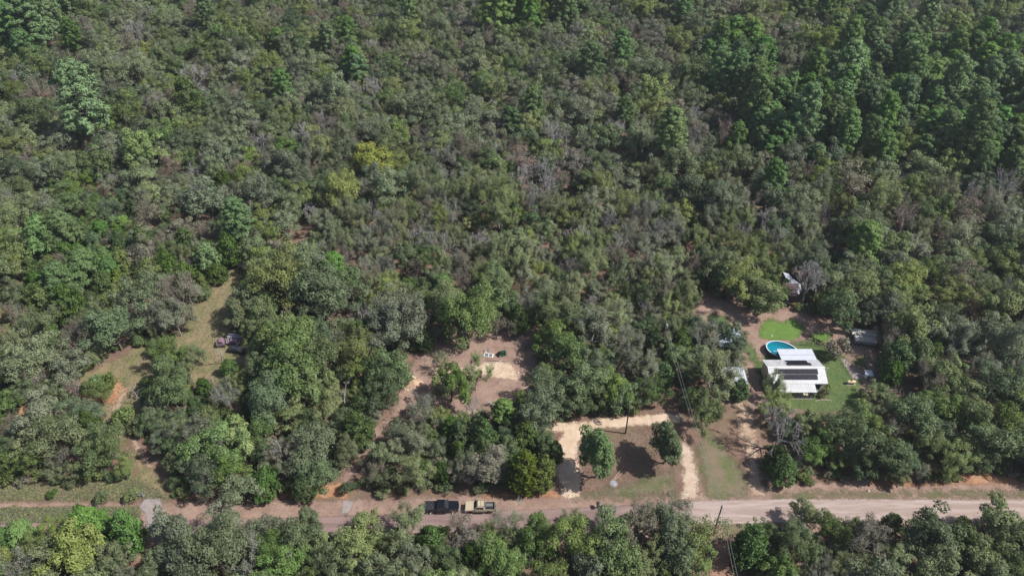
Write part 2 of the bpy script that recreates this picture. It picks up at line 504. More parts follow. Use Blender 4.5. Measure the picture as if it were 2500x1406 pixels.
SHAPES = {'tall': ['upright0', 'upright1'], 'oak': ['oak%d' % i for i in range(10)], 'sparse': ['sparse0', 'sparse1'], 'wisp': ['wisp%d' % i for i in range(4)], 'thin': ['thin0', 'thin1'],
          'thinb': ['thinb0', 'thinb1'], 'pine': ['pine%d' % i for i in range(4)], 'young': ['youngpine0', 'youngpine1'], 'cedar': ['cedar%d' % i for i in range(4)],
          'bare': ['bare0', 'bare1', 'bare3'], 'bareb': ['bare2'], 'snag': ['snag0', 'snag1', 'snag2'], 'shrub': ['shrub0', 'shrub1', 'shrub2']}
# ------------------------------------------------------------------ tagging
def tag(o, label=None, cat=None, group=None, kind=None):
    if label: o['label'] = label
    if cat: o['category'] = cat
    if group: o['group'] = group
    if kind: o['kind'] = kind
    return o
def link(name, data, parent=None, loc=None, rz=None):
    o = bpy.data.objects.new(name, data)
    C.objects.link(o)
    if parent is not None: o.parent = parent
    if loc is not None: o.location = loc
    if rz is not None: o.rotation_euler = (0, 0, rz)
    return o
def thing(name, label, cat, loc=(0, 0, 0), rz=0.0, group=None):
    return tag(link(name, None, None, loc, rz), label, cat, group)

# ------------------------------------------------------------------ ground
def geo(t):
    return t.nodes.new('ShaderNodeNewGeometry').outputs['Position']
def soil_nodes(t):
    pos = geo(t)
    big = noise(t, 0.045, 5, 0.6, pos)
    mid = noise(t, 0.35, 5, 0.65, pos)
    fine = noise(t, 2.6, 5, 0.75, pos)
    fleck = noise(t, 7.0, 3, 0.8, pos)
    c = mixc(t, sstep(t, mid, 0.35, 0.68), (0.155, 0.098, 0.074), (0.235, 0.150, 0.112))
    c = mixc(t, sstep(t, big, 0.48, 0.66), c, (0.175, 0.140, 0.085))
    c = mixc(t, mth(t, 'MULTIPLY', sstep(t, fine, 0.52, 0.7), 0.55), c, (0.31, 0.215, 0.165))
    c = mixc(t, mth(t, 'MULTIPLY', sstep(t, fleck, 0.56, 0.68), 0.55), c, (0.075, 0.055, 0.042))
    return pos, c, fine, fleck
m, t = nodes_mat('leaf litter soil')
pos, c, fine, fleck = soil_nodes(t)
output(t, principled(t, c, 0.95, 0, 0.1, bump(t, mth(t, 'ADD', fine, fleck), 0.12, 0.7)))
SOIL = m
gv, gq = [], []
ys = np.concatenate([np.linspace(-400, 20, 4), np.linspace(40, 420, 40), np.linspace(470, 5200, 8)])
xs = np.concatenate([np.linspace(-5000, -320, 6), np.linspace(-300, 300, 40), np.linspace(320, 5000, 6)])
for yy in ys:
    for xx in xs: gv.append((xx, yy, 0.0))
for j in range(len(ys) - 1):
    for i in range(len(xs) - 1):
        a = j * len(xs) + i
        gq.append((a, a + 1, a + len(xs) + 1, a + len(xs)))
tag(link('ground', mesh_from('ground', gv, quads=gq, mat=SOIL)), 'reddish brown leaf-strewn forest floor', kind='structure')

def sdf(poly, X, Y):
    d = np.full(X.shape, 1e9); inside = np.zeros(X.shape, bool)
    n = len(poly)
    for i in range(n):
        ax, ay = poly[i]; bx, by = poly[(i + 1) % n]
        ex, ey = bx - ax, by - ay
        wx, wy = X - ax, Y - ay
        u = np.clip((wx * ex + wy * ey) / (ex * ex + ey * ey + 1e-12), 0, 1)
        d = np.minimum(d, np.hypot(wx - ex * u, wy - ey * u))
        cond = ((ay <= Y) & (by > Y)) | ((by <= Y) & (ay > Y))
        with np.errstate(divide='ignore', invalid='ignore'):
            xc = ax + (Y - ay) * (ex / (ey if abs(ey) > 1e-12 else 1e-12))
        inside ^= cond & (X < xc)
    return np.where(inside, d, -d)
def wpoly(pix):
    return [tuple(at(x, y)[:2]) for x, y in pix]

def sheet(name, label, polys, z, mat, cell=0.7, margin=1.6, hump=None):
    """ground cover sheet; attribute edge = metres inside its outline"""
    polys = [wpoly(p) for p in polys]
    allp = np.array([q for p in polys for q in p])
    x0, y0 = allp.min(0) - margin - cell; x1, y1 = allp.max(0) + margin + cell
    nx, ny = int((x1 - x0) / cell) + 1, int((y1 - y0) / cell) + 1
    X, Y = np.meshgrid(x0 + np.arange(nx) * cell, y0 + np.arange(ny) * cell)
    D = np.full(X.shape, -1e9)
    for p in polys: D = np.maximum(D, sdf(p, X, Y))
    keep = D > -margin
    cells = keep[:-1, :-1] & keep[1:, :-1] & keep[:-1, 1:] & keep[1:, 1:]
    idx = np.full(X.shape, -1)
    used = np.zeros(X.shape, bool)
    used[:-1, :-1] |= cells; used[1:, :-1] |= cells; used[:-1, 1:] |= cells; used[1:, 1:] |= cells
    idx[used] = np.arange(used.sum())
    Z = np.full(X.shape, z) if hump is None else z + hump(X, Y)
    v = np.stack([X[used], Y[used], Z[used]], 1)
    q = np.stack([idx[:-1, :-1][cells], idx[:-1, 1:][cells], idx[1:, 1:][cells], idx[1:, :-1][cells]], 1)
    me = mesh_from(name, v, quads=q, mat=mat, smooth=True)
    a = me.attributes.new('edge', 'FLOAT', 'POINT')
    a.data.foreach_set('value', D[used].astype(np.float32))
    return tag(link(name, me), label, kind='structure')

def cover_mat(name, colours, soft=1.2, rag=1.6, rough=0.9, holes=0.0, ns=0.5, bumpd=0.06):
    """colours(t, pos) -> socket; ragged see-through rim where the cover thins out"""
    m, t = nodes_mat(name)
    pos = geo(t)
    col, h = colours(t, pos)
    e = t.nodes.new('ShaderNodeAttribute'); e.attribute_name = 'edge'
    n1 = noise(t, ns, 5, 0.7, pos)
    n2 = noise(t, 3.0, 4, 0.75, pos)
    v = mth(t, 'ADD', e.outputs['Fac'], mth(t, 'MULTIPLY', mth(t, 'SUBTRACT', n1, 0.5), rag * 2))
    v = mth(t, 'ADD', v, mth(t, 'MULTIPLY', mth(t, 'SUBTRACT', n2, 0.5), soft * 2.2))
    a = sstep(t, v, -soft * 0.5, soft * 0.5)
    if holes > 0:
        n3 = noise(t, 0.22, 6, 0.7, pos)
        a = mth(t, 'MULTIPLY', a, sstep(t, mth(t, 'ADD', n3, mth(t, 'MULTIPLY', n2, 0.3)), 0.62 - holes * 0.5 - 0.05, 0.62 - holes * 0.5 + 0.08))
        a = mth(t, 'MULTIPLY', a, 1.0)
    p = principled(t, col, rough, 0, 0.15, bump(t, h, bumpd, 0.6))
    tr = t.nodes.new('ShaderNodeBsdfTransparent')
    mx = t.nodes.new('ShaderNodeMixShader')
    t.links.new(a, mx.inputs[0]); t.links.new(tr.outputs[0], mx.inputs[1]); t.links.new(p, mx.inputs[2])
    output(t, mx.outputs[0])
    return m
def two(a, b, c=None, s1=0.5, s2=4.0, k=0.5):
    def f(t, pos):
        n1 = noise(t, s1, 5, 0.65, pos); n2 = noise(t, s2, 4, 0.8, pos)
        col = mixc(t, sstep(t, n1, 0.34, 0.66), a, b)
        if c is not None: col = mixc(t, mth(t, 'MULTIPLY', sstep(t, n2, 0.5, 0.68), k), col, c)
        return col, n2
    return f
MEADOW = cover_mat('dry meadow grass', two((0.150, 0.146, 0.066), (0.255, 0.190, 0.118), (0.115, 0.105, 0.05), 0.22, 2.5, 0.6), 1.4, 2.6)
VERGE = cover_mat('verge grass', two((0.105, 0.125, 0.05), (0.19, 0.145, 0.10), (0.22, 0.165, 0.12), 0.3, 3.0, 0.5), 2.2, 3.0, holes=0.35)
LAWN = cover_mat('green lawn', two((0.068, 0.118, 0.036), (0.108, 0.146, 0.052), (0.150, 0.130, 0.075), 0.35, 2.0, 0.6), 2.0, 2.6)
LAWNB = cover_mat('bright lawn', two((0.092, 0.172, 0.034), (0.130, 0.205, 0.046), (0.120, 0.165, 0.05), 0.6, 2.5, 0.6), 1.4, 1.8)
SAND = cover_mat('pale sand', two((0.47, 0.345, 0.245), (0.58, 0.45, 0.335), (0.38, 0.27, 0.19), 0.5, 2.2, 0.5), 0.8, 1.1)
DIRT = cover_mat('pinkish dirt', two((0.235, 0.155, 0.122), (0.325, 0.222, 0.174), (0.165, 0.112, 0.09), 0.3, 2.5, 0.55), 1.2, 2.0)
TRACK = cover_mat('dirt track', two((0.30, 0.215, 0.155), (0.40, 0.285, 0.205), (0.20, 0.15, 0.10), 0.5, 2.5, 0.6), 0.7, 0.9, holes=0.75)
ORANGE = cover_mat('orange bank soil', two((0.33, 0.165, 0.090), (0.42, 0.245, 0.150), (0.20, 0.13, 0.08), 0.4, 2.5, 0.5), 1.0, 1.4, holes=0.65)
APRON = cover_mat('grey gravel apron', two((0.25, 0.215, 0.205), (0.33, 0.275, 0.255), (0.20, 0.17, 0.16), 0.6, 3.0, 0.5), 0.4, 0.5)
def roadcol(t, pos):
    sep = t.nodes.new('ShaderNodeSeparateXYZ'); t.links.new(pos, sep.inputs[0])
    n0 = noise(t, 0.06, 5, 0.6, pos)
    # long smears along the road
    mp = t.nodes.new('ShaderNodeMapping'); mp.inputs['Scale'].default_value = (0.10, 0.9, 1)
    t.links.new(pos, mp.inputs['Vector'])
    n1 = noise(t, 1.0, 6, 0.7, mp.outputs[0], 0.3)
    n2 = noise(t, 5.0, 3, 0.8, pos)
    old = mixc(t, sstep(t, n1, 0.35, 0.62), (0.190, 0.130, 0.122), (0.265, 0.185, 0.165))
    dirt = mixc(t, sstep(t, n1, 0.40, 0.60), (0.310, 0.232, 0.200), (0.395, 0.318, 0.285))
    x = mth(t, 'ADD', sep.outputs[0], mth(t, 'MULTIPLY', mth(t, 'SUBTRACT', n0, 0.5), 70.0))
    f = sstep(t, x, 10.0, 46.0)
    f = mth(t, 'MULTIPLY', f, sstep(t, mth(t, 'ADD', n1, mth(t, 'MULTIPLY', f, 0.25)), 0.40, 0.52))
    c = mixc(t, f, old, dirt)
    c = mixc(t, mth(t, 'MULTIPLY', sstep(t, n2, 0.55, 0.7), 0.35), c, (0.16, 0.115, 0.10))
    return c, n2
ROAD = cover_mat('worn chip road', roadcol, 0.35, 0.45, ns=0.9)

sheet('dirt_verge', 'pinkish brown bare verge beside the road', [[(-300, 1222), (350, 1225), (620, 1222), (1000, 1216), (1350, 1205), (1640, 1205), (1900, 1185), (2150, 1165), (2800, 1150), (2800, 1320), (1900, 1310), (1250, 1335), (600, 1345), (-300, 1350)]], 0.010, DIRT, 0.9)
sheet('meadow', 'dry grassy meadow with a faint track', [[(440, 820), (470, 745), (560, 660), (610, 640), (620, 900), (590, 960), (520, 940), (480, 930), (330, 1040), (300, 1080), (380, 1150), (420, 1218), (-80, 1222), (-80, 1150), (340, 1165), (300, 1090), (200, 1000), (100, 960), (280, 880), (360, 830)]], 0.022, MEADOW, 0.8, 3.0)
sheet('grass_verge', 'strip of green grass between the road and the meadow', [[(-300, 1240), (340, 1236), (345, 1262), (200, 1275), (-300, 1284)]], 0.026, cover_mat('green verge', two((0.090, 0.115, 0.042), (0.150, 0.150, 0.070), (0.17, 0.14, 0.09), 0.3, 3.0, 0.5), 0.8, 0.9), 0.7)
sheet('verge_grass', 'thin grass on the verge by the driveways', [[(1705, 1110), (1720, 1040), (1790, 1120), (1830, 1180), (1820, 1215), (1730, 1218)], [(1880, 1208), (2000, 1202), (2300, 1200), (2520, 1200), (2520, 1212), (1880, 1214)], [(1480, 1195), (1640, 1150), (1650, 1212), (1400, 1214)], [(1760, 1276), (1900, 1275), (1890, 1310), (1770, 1310)]], 0.034, VERGE, 0.7)
sheet('dirt_clearing', 'reddish bare dirt clearing among the trees', [[(955, 1010), (985, 930), (1010, 880), (1050, 830), (1110, 815), (1200, 800), (1300, 780), (1320, 900), (1300, 970), (1240, 1060), (1120, 1060), (1040, 990), (930, 1060), (900, 1130), (840, 1190), (830, 1160), (900, 1060)]], 0.016, DIRT, 0.8)
sheet('sand_patch', 'pale sandy patch in the dirt clearing', [[(1180, 885), (1240, 885), (1262, 905), (1265, 930), (1235, 925), (1180, 915), (1130, 925), (1060, 930), (1055, 900), (1110, 905)], [(985, 925), (1010, 915), (1030, 945), (985, 960)], [(1110, 1000), (1160, 1000), (1155, 1050), (1110, 1040)]], 0.030, SAND, 0.5)
sheet('driveway', 'pale sandy driveway branching off the road', [[(1375, 1214), (1372, 1180), (1352, 1140), (1362, 1080), (1378, 1055), (1330, 1048), (1325, 1028), (1385, 1032), (1440, 1030), (1450, 1022), (1540, 1018), (1625, 1008), (1660, 1012), (1660, 1034), (1600, 1036), (1500, 1042), (1440, 1052), (1412, 1075), (1405, 1110), (1418, 1150), (1416, 1214)]], 0.042, SAND, 0.5)
sheet('dirt_track', 'worn dirt track with two pale ruts', [[(1660, 1085), (1672, 1075), (1690, 1105), (1700, 1150), (1708, 1215), (1668, 1218), (1668, 1150)]], 0.038, cover_mat('rutted pale track', two((0.42, 0.315, 0.235), (0.52, 0.405, 0.31), (0.24, 0.19, 0.13), 0.5, 2.2, 0.6), 1.3, 1.5, holes=0.85), 0.5)
sheet('farm_track', 'brown sandy farm track to the house', [[(1793, 985), (1832, 985), (1838, 1030), (1852, 1080), (1848, 1130), (1872, 1208), (1836, 1210), (1828, 1150), (1820, 1090), (1802, 1040)]], 0.036, cover_mat('brown sandy track', two((0.34, 0.235, 0.165), (0.47, 0.34, 0.245), (0.22, 0.15, 0.105), 0.35, 2.0, 0.6), 1.6, 2.2), 0.5)
sheet('yard', 'brown dirt yard round the house', [[(1690, 770), (1720, 700), (1780, 735), (1880, 755), (1960, 750), (2060, 800), (2130, 840), (2150, 900), (2220, 930), (2210, 960), (2100, 990), (1990, 1010), (1880, 1000), (1840, 1000), (1760, 990), (1720, 880)]], 0.014, DIRT, 0.8)
sheet('lawn', 'green lawn round the house and pool', [[(1720, 770), (1760, 765), (1790, 800), (1840, 850), (1855, 880), (1950, 830), (2000, 835), (2060, 870), (2090, 920), (2110, 970), (2060, 1000), (1990, 1005), (1880, 990), (1850, 900), (1820, 860), (1770, 820)], [(2085, 868), (2110, 872), (2110, 900), (2092, 896)]], 0.026, LAWN, 0.6)
sheet('bright_lawn', 'patch of bright green watered lawn behind the pool', [[(1862, 790), (1885, 779), (1905, 788), (1930, 779), (1955, 790), (1962, 808), (1945, 828), (1890, 832), (1855, 822), (1858, 800)], [(1980, 818), (2010, 808), (2030, 816), (2020, 832), (1985, 834)]], 0.040, LAWNB, 0.5)
sheet('orange_bank', 'orange eroded soil under the oaks of the meadow', [[(20, 1000), (110, 960), (290, 925), (310, 960), (290, 990), (200, 970), (90, 1020), (30, 1030)], [(0, 1165), (160, 1165), (150, 1180), (0, 1180)], [(640, 1200), (840, 1180), (850, 1215), (640, 1215)], [(1180, 1205), (1340, 1195), (1370, 1212), (1180, 1214)], [(2130, 1165), (2480, 1150), (2490, 1180), (2130, 1185)]], 0.030, ORANGE, 0.7)
sheet('road', 'worn country road with purple grey and sandy patches', [[(-300, 1278), (0, 1276), (300, 1273), (700, 1263), (1000, 1255), (1400, 1240), (1720, 1222), (1900, 1218), (2300, 1220), (2800, 1222), (2800, 1275), (2300, 1274), (1900, 1275), (1700, 1282), (1250, 1302), (700, 1318), (0, 1325), (-300, 1328)]], 0.050, ROAD, 0.6)
sheet('gravel_apron', 'grey gravel apron at a field entrance', [[(352, 1218), (392, 1214), (398, 1240), (385, 1262), (420, 1268), (400, 1290), (362, 1290), (356, 1250), (340, 1240)], [(838, 1224), (866, 1222), (852, 1252), (832, 1256)]], 0.058, APRON, 0.4)
sheet('footpath', 'narrow bare path through the meadow', [[(318, 1065), (332, 1070), (352, 1110), (372, 1140), (362, 1145), (340, 1115)], [(272, 1000), (300, 955), (310, 960), (285, 1010)]], 0.046, TRACK, 0.4, 1.0)
sheet('red_path', 'reddish path leading away from the road between trees', [[(355, 1300), (372, 1290), (352, 1340), (340, 1410), (322, 1410), (335, 1350)], [(1740, 1330), (1780, 1320), (1785, 1420), (1730, 1420)]], 0.020, cover_mat('red path soil', two((0.27, 0.15, 0.105), (0.33, 0.2, 0.145), (0.16, 0.1, 0.07), 0.4, 2.5, 0.5), 0.6, 0.8), 0.5)

# ------------------------------------------------------------------ trees: (shape, leaf, x, y, width px[, height factor[, label]])
EX = []
def ex(s):
    for row in s.strip().splitlines():
        row = row.split('#')
        lab = row[1].strip() if len(row) > 1 else None
        items = [i.split() for i in row[0].split(';') if len(i.split()) >= 5]
        for k, p in enumerate(items):
            EX.append([p[0], p[1], float(p[2]), float(p[3]), float(p[4]), float(p[5]) if len(p) > 5 else 1.0, lab if k == len(items) - 1 else None])
ex('''
oak grey 128 1068 120; oak grey 92 1012 105; oak green 247 1092 118; oak grey 462 1062 96; oak green 522 1090 122; oak yg 568 1062 105 .9
oak dark 474 1140 82; oak green 560 1150 100; oak grey 585 1196 85; oak dark 506 1158 92; oak olive 70 1085 80; oak green 20 980 80; cedar green 18 1135 64; shrub cedar 128 1204 30 # small dark round bush on the verge left of the gate
shrub green 249 1211 42 # round green bush standing alone on the verge beside the road
shrub wisp 170 1178 34; shrub olive 322 1207 44; shrub green 430 1204 24
shrub green 302 1018 66 1.2 # dense dark green shrub in the meadow beside the footpath
 shrub olive 395 1080 40
thin wispg 556 968 84 # sparse grey tree between meadow and dense oaks
oak dark 412 945 112 # dark green oak with pale dead limbs in the meadow
cedar cedar 474 996 48; cedar olive 505 1014 54 .8; bareb brown 180 948 66; shrub green 235 935 55; shrub green 262 932 56; oak olive 235 955 60; sparse brown 150 1110 70
thinb brown 75 930 80; oak green 60 960 70; shrub green 98 955 60
young bright 212 1288 92 # young bright green pine beside the road, left of the field entrance
oak yg 180 1348 150 # large bright yellow-green tree beside the road
cedar bright 308 1292 86 1.1; young bright 50 1308 62; young pine 8 1318 55; thin wispg 50 1372 95; oak olive 282 1362 95; oak yg 232 1398 90; oak grey 110 1400 110; oak yg 130 1290 70
oak grey 430 1318 130; oak grey 520 1338 150; thin wispg 600 1356 110; sparse grey 470 1385 130; sparse grey 560 1290 90; oak grey 390 1372 90; sparse grey 545 1262 80
oak green 726 1310 105; oak dark 757 1282 72; oak olive 868 1332 125; wisp wisp 996 1278 140 .9 # thin feathery olive tree leaning over the road below the black truck
cedar cedar 1050 1322 82; oak grey 942 1386 110; oak olive 816 1378 105; oak green 690 1382 120; thinb brown 1118 1303 100; oak grey 640 1300 85; oak green 660 1340 90; wisp wisp 900 1268 60; oak olive 780 1345 90; thin wispg 875 1265 50
cedar cedar 648 1178 80; oak grey 762 1090 118; oak dark 775 1160 110; cedar cedar 873 1048 86 1.15 # large green cedar behind the path from the road to the clearing
oak dark 830 1035 80; wisp wispg 1004 1076 104; wisp wisp 1014 1148 104; thinb brown 914 1152 66; oak green 930 1172 50; oak dark 654 972 120; oak green 719 925 130; oak dark 942 954 105; thin wispg 1028 998 100
oak green 1100 934 100 # green oak in the middle of the dirt clearing
wisp wisp 1160 908 92; thin wisp 1075 880 60; bare wispg 1152 992 56; cedar cedar 1104 1046 62; oak olive 1065 1015 50; wisp brown 690 1110 80; oak grey 710 1150 70; oak olive 850 1110 70; wisp wisp 850 1085 70; cedar cedar 740 1190 60; shrub yg 690 1190 40
oak green 640 1040 80; oak dark 645 1105 70; cedar yg 800 930 60; oak olive 800 1000 80; oak olive 720 1010 95; cedar cedar 880 990 60; oak dark 760 1040 70
pine bright 1229 1000 52 .75 # narrow bright green pine in front of the clearing
sparse grey 1183 1010 46 .7; cedar cedar 1178 1060 74; cedar cedar 1122 1060 72; oak brown 1196 1136 98; wisp wisp 1136 1126 80; cedar green 1180 1100 80; cedar cedaryg 1280 1148 88 1.1; cedar cedaryg 1326 1150 74 1.2 # yellow-green cedar beside the sandy driveway
oak dark 1316 1000 108 # broad dark oak spreading over the sandy driveway's fork
oak dark 1378 994 80 .9; cedar cedar 1284 1066 80; oak dark 1262 1035 62; oak brown 1140 1154 68; cedar cedar 1080 1152 56; oak green 1245 1110 80; cedar cedar 1240 1152 60; oak dark 1330 1078 66; cedar cedar 1355 1100 50
tall green 1459 1106 84 1.25 # solitary upright oak between the driveway and the brown yard
tall green 1629 1086 76 1.05 # solitary round oak beside the driveway near the dirt track
oak green 1390 868 132 .85; oak green 1356 828 112 .85; oak green 1430 935 118; oak yg 1490 942 96; oak dark 1344 950 94 .85; oak green 1520 968 84; wisp cedar 1592 952 84; wisp wispg 1580 908 84; wisp wispg 1552 864 100; wisp wispg 1448 800 116; wisp wisp 1345 758 118; wisp wisp 1492 772 100; oak yg 1490 815 50; oak green 1455 966 70; oak green 1558 980 56
cedar cedar 1597 835 60; wisp wisp 1640 800 70; oak dark 1410 968 70; thin wispg 1525 830 90; cedar cedar 1620 915 60; oak dark 1460 890 90
oak green 1140 775 140 # large green oak standing at the back of the dirt clearing
oak olive 1090 745 110; sparse brown 1212 796 64; cedar cedar 1266 776 58; oak grey 995 762 118; oak grey 978 816 90; cedar cedar 1036 829 52; wisp wisp 1075 720 90; cedar green 965 900 82; oak green 1180 745 90
oak dark 770 700 150; oak dark 812 735 120; oak olive 681 686 138; young bright 816 655 62; oak green 704 835 145; oak green 706 892 160; oak green 770 875 118; wisp wispg 950 788 145; wisp wisp 873 850 118; oak dark 935 905 110; wisp wispg 820 838 62; bareb brown 699 800 100; bare brown 880 765 64; oak olive 604 742 96; oak olive 596 770 76; bareb brown 1014 660 60; young bright 1083 698 46; oak green 640 745 100
oak dark 850 700 110; oak green 640 860 90; oak olive 650 800 80; oak olive 880 905 80
cedar cedaryg 366 666 70; cedar cedar 453 673 62; cedar cedar 407 645 60; young pine 205 650 72; young pine 143 686 74; cedar cedaryg 287 686 52; cedar cedar 253 694 60; cedar cedaryg 95 732 72; oak grey 33 712 72; cedar cedar 165 740 88; oak grey 346 714 98; shrub dark 496 716 50; oak dark 272 798 124 # big dark oak at the meadow's upper corner
oak olive 256 742 60; wisp wispg 424 770 98; wisp green 402 862 92; oak olive 472 868 50; oak grey 77 878 125; oak grey 166 892 98; wisp wisp 102 788 95; thinb brown 38 765 70; thinb brown 192 828 96; cedar cedar 558 896 42 # small bright cedar beside the junked truck
shrub green 345 800 50; wisp wisp 40 840 80; oak green 130 830 70; oak dark 600 795 50 .9; oak olive 620 850 50; shrub olive 575 930 60; cedar cedar 402 908 56
oak olive 1855 716 100 .9; wisp olive 1813 684 124 .9; oak green 1893 702 76 .9; cedar cedar 1760 680 60; oak dark 2050 752 112 .85; oak olive 2100 706 96; cedar cedar 2190 874 86 # big dark cedar behind the tan tank and coop
shrub brown 2048 850 66 1.3 # round grey-brown shrub between the house and white trailers
oak olive 2138 952 64 .7 # bushy oak beside the small white-roofed coop
oak dark 1770 812 74; oak dark 1797 851 58 .8; thin wispg 1714 822 92; wisp olive 1762 872 60; wisp wisp 1742 912 128; thin wisp 1785 905 70; wisp wisp 1722 1000 96 # wispy tree leaning beside the power lines and dirt track
wisp wisp 1893 936 66 1.2 # thin olive tree in front of the house's corner
wisp wisp 1896 990 98 .8; bare wispg 1908 1044 128 # large grey leafless tree casting branching shadows over the dirt track
bare wispg 1976 684 112 # large grey leafless tree beside the collapsed barn
cedar cedar 1912 1146 76; bare wispg 1943 1130 50; oak green 1990 1094 88; wisp yg 2046 1116 66 .9 # smooth rounded yellow-green tree between dark oaks by the road
oak dark 2068 1052 118; oak dark 2154 1096 124; oak green 2108 1012 74 .85; oak dark 2207 1126 78; thin wispg 2252 1148 50; bare wispg 2221 1092 38; wisp yg 2330 1116 98; oak dark 2380 1034 124; oak dark 2450 1084 124; oak dark 2236 1014 104; oak green 2468 1016 100; oak dark 2300 1060 90; oak green 2140 1050 70; oak dark 2120 1140 70; oak dark 2400 1120 80; oak green 2290 1000 90; oak olive 2185 1150 60; oak dark 2030 1070 70
wisp wispg 1640 1296 130; sparse olive 1712 1306 120; wisp brown 1560 1282 130; cedar cedar 1834 1326 100 # dark spreading cedar beside the red path
oak olive 1966 1256 84 # upright leafy oak overhanging the road on the right
oak green 1956 1342 104; oak green 2034 1292 82; wisp brown 2120 1312 122; cedar green 2180 1276 52; oak dark 2276 1302 138; oak yg 2448 1292 130; oak olive 2276 1372 118; thin wispg 2018 1388 76; oak green 2360 1330 100; oak olive 2400 1380 110; wisp olive 2190 1370 90; oak green 1900 1392 90; oak dark 1870 1290 50; oak green 2480 1380 90; wisp wisp 2110 1385 80
oak green 1316 1316 108; oak green 1226 1380 118; oak olive 1406 1318 124; wisp wisp 1400 1268 76 .9; oak green 1498 1352 146; thin wisp 1244 1268 100 .9; oak grey 1662 1336 116; oak brown 1143 1316 90; oak green 1280 1355 90; oak grey 1440 1385 110; wisp olive 1580 1370 110; sparse olive 1340 1400 100; oak dark 1100 1375 90; oak grey 1020 1375 100; wisp wisp 1190 1300 70; oak olive 1710 1380 90; wisp wispg 1480 1270 90; sparse grey 1650 1240 70
pine pine 190 232 96 1.15 # very large tall pine rising above the forest on the upper left
bareb brown 100 92 82 # reddish grey leafless tree near the upper left pines
yes yellow 0 0 0
oak yellow 353 124 44 # small yellow tree among grey oaks on the upper left
bare wispg 130 218 38; bare wispg 472 190 72; cedar cedar 460 245 78 1.2; oak yg 350 366 112 # wide yellow-green tree in the left of the forest
oak yg 268 298 70; pine pine 64 36 92; pine bright 122 42 62; pine pine 20 60 80; oak dark 430 165 60; oak yg 996 78 60; oak dark 960 86 70; pine bright 1209 32 74 # bright green pine at the top of the forest
oak yg 1325 44 62; oak yg 1563 26 76; oak yg 1614 38 60; pine bright 1255 24 60; pine bright 1290 30 60; pine pine 1380 20 60; pine pine 1442 150 62 # dark green pine standing alone in the upper middle oaks
pine pine 1524 270 46; pine bright 1640 316 72 # bright pine above the oaks, left of the pine stand
pine pine 1803 143 56; pine pine 1726 133 44; bare wispg 1350 330 70 # tall pale leafless tree in the middle of the forest
oak yg 1996 108 92 # broad yellow-green tree above the pine stand
oak yg 2340 60 72; oak yg 2218 60 74; pine pine 2139 86 54; oak yg 2290 100 70; oak yg 2440 40 80; oak yg 2150 50 50
cedar cedar 548 446 54; oak pale 110 425 84 # pale green oak in the left forest
bare wispg 473 426 54; oak pale 502 488 118 # wide pale green oak left of the yellow tree
young bright 102 578 78; young bright 153 567 82; cedar cedar 558 606 62; cedar cedaryg 402 526 34; oak rust 400 434 54; oak rust 271 484 46; oak brown 440 560 60; bareb brown 500 570 60
oak yellow 910 390 92 # bright yellow tree alone in the middle of the forest
bare wispg 884 460 54 # small grey leafless tree below the bright yellow tree
oak pale 953 456 88; wisp yg 1209 480 112 # feathery yellow-green tree in the centre of the forest
oak yellow 1147 546 44; sparse rust 1278 398 76 # rusty brown half-bare tree in the centre of the forest
bare wispg 1381 574 38; bare wispg 1491 542 62; bare wispg 1511 598 66; wisp yg 1701 582 74
pine bright 2113 590 76 # tall bright green pine behind the collapsed barn
bare wispg 2456 454 92 # wide purplish grey leafless tree on the right
bareb wispg 2211 530 90; sparse rust 2359 530 88 # rusty orange tree in the right forest
oak yg 2346 496 36; bare wispg 2029 594 40; wisp yg 2244 564 78; oak dark 1900 560 70; wisp wispg 2340 570 100; thin wispg 1890 570 80; sparse brown 2080 445 100
bare wispg 1390 650 60; wisp yg 1530 660 80; oak olive 1330 560 60; bare wispg 1010 580 60
snag white 668 1088 60 1.25 # tall white dead tree left of the road path
snag white 786 985 36 1.1 # pale dead tree among oaks, left of two near the cedar
snag white 838 972 36 1.1 # forked white dead tree behind the large green cedar
snag white 434 950 40 # leaning white dead tree in front of the dark meadow oak
snag white 334 965 40 # pale broken dead tree beside the meadow footpath
snag white 533 858 34 # thin dead tree in front of the junked truck
snag white 512 304 26; snag white 1757 232 30; snag white 1100 1368 40; snag white 1852 1346 44 # white lichen-covered dead tree in front of the dark spreading cedar
snag white 100 532 40; snag white 780 890 30; snag white 1290 1360 40; snag white 1392 380 36
''')
EX = [e for e in EX if e[0] != 'yes']

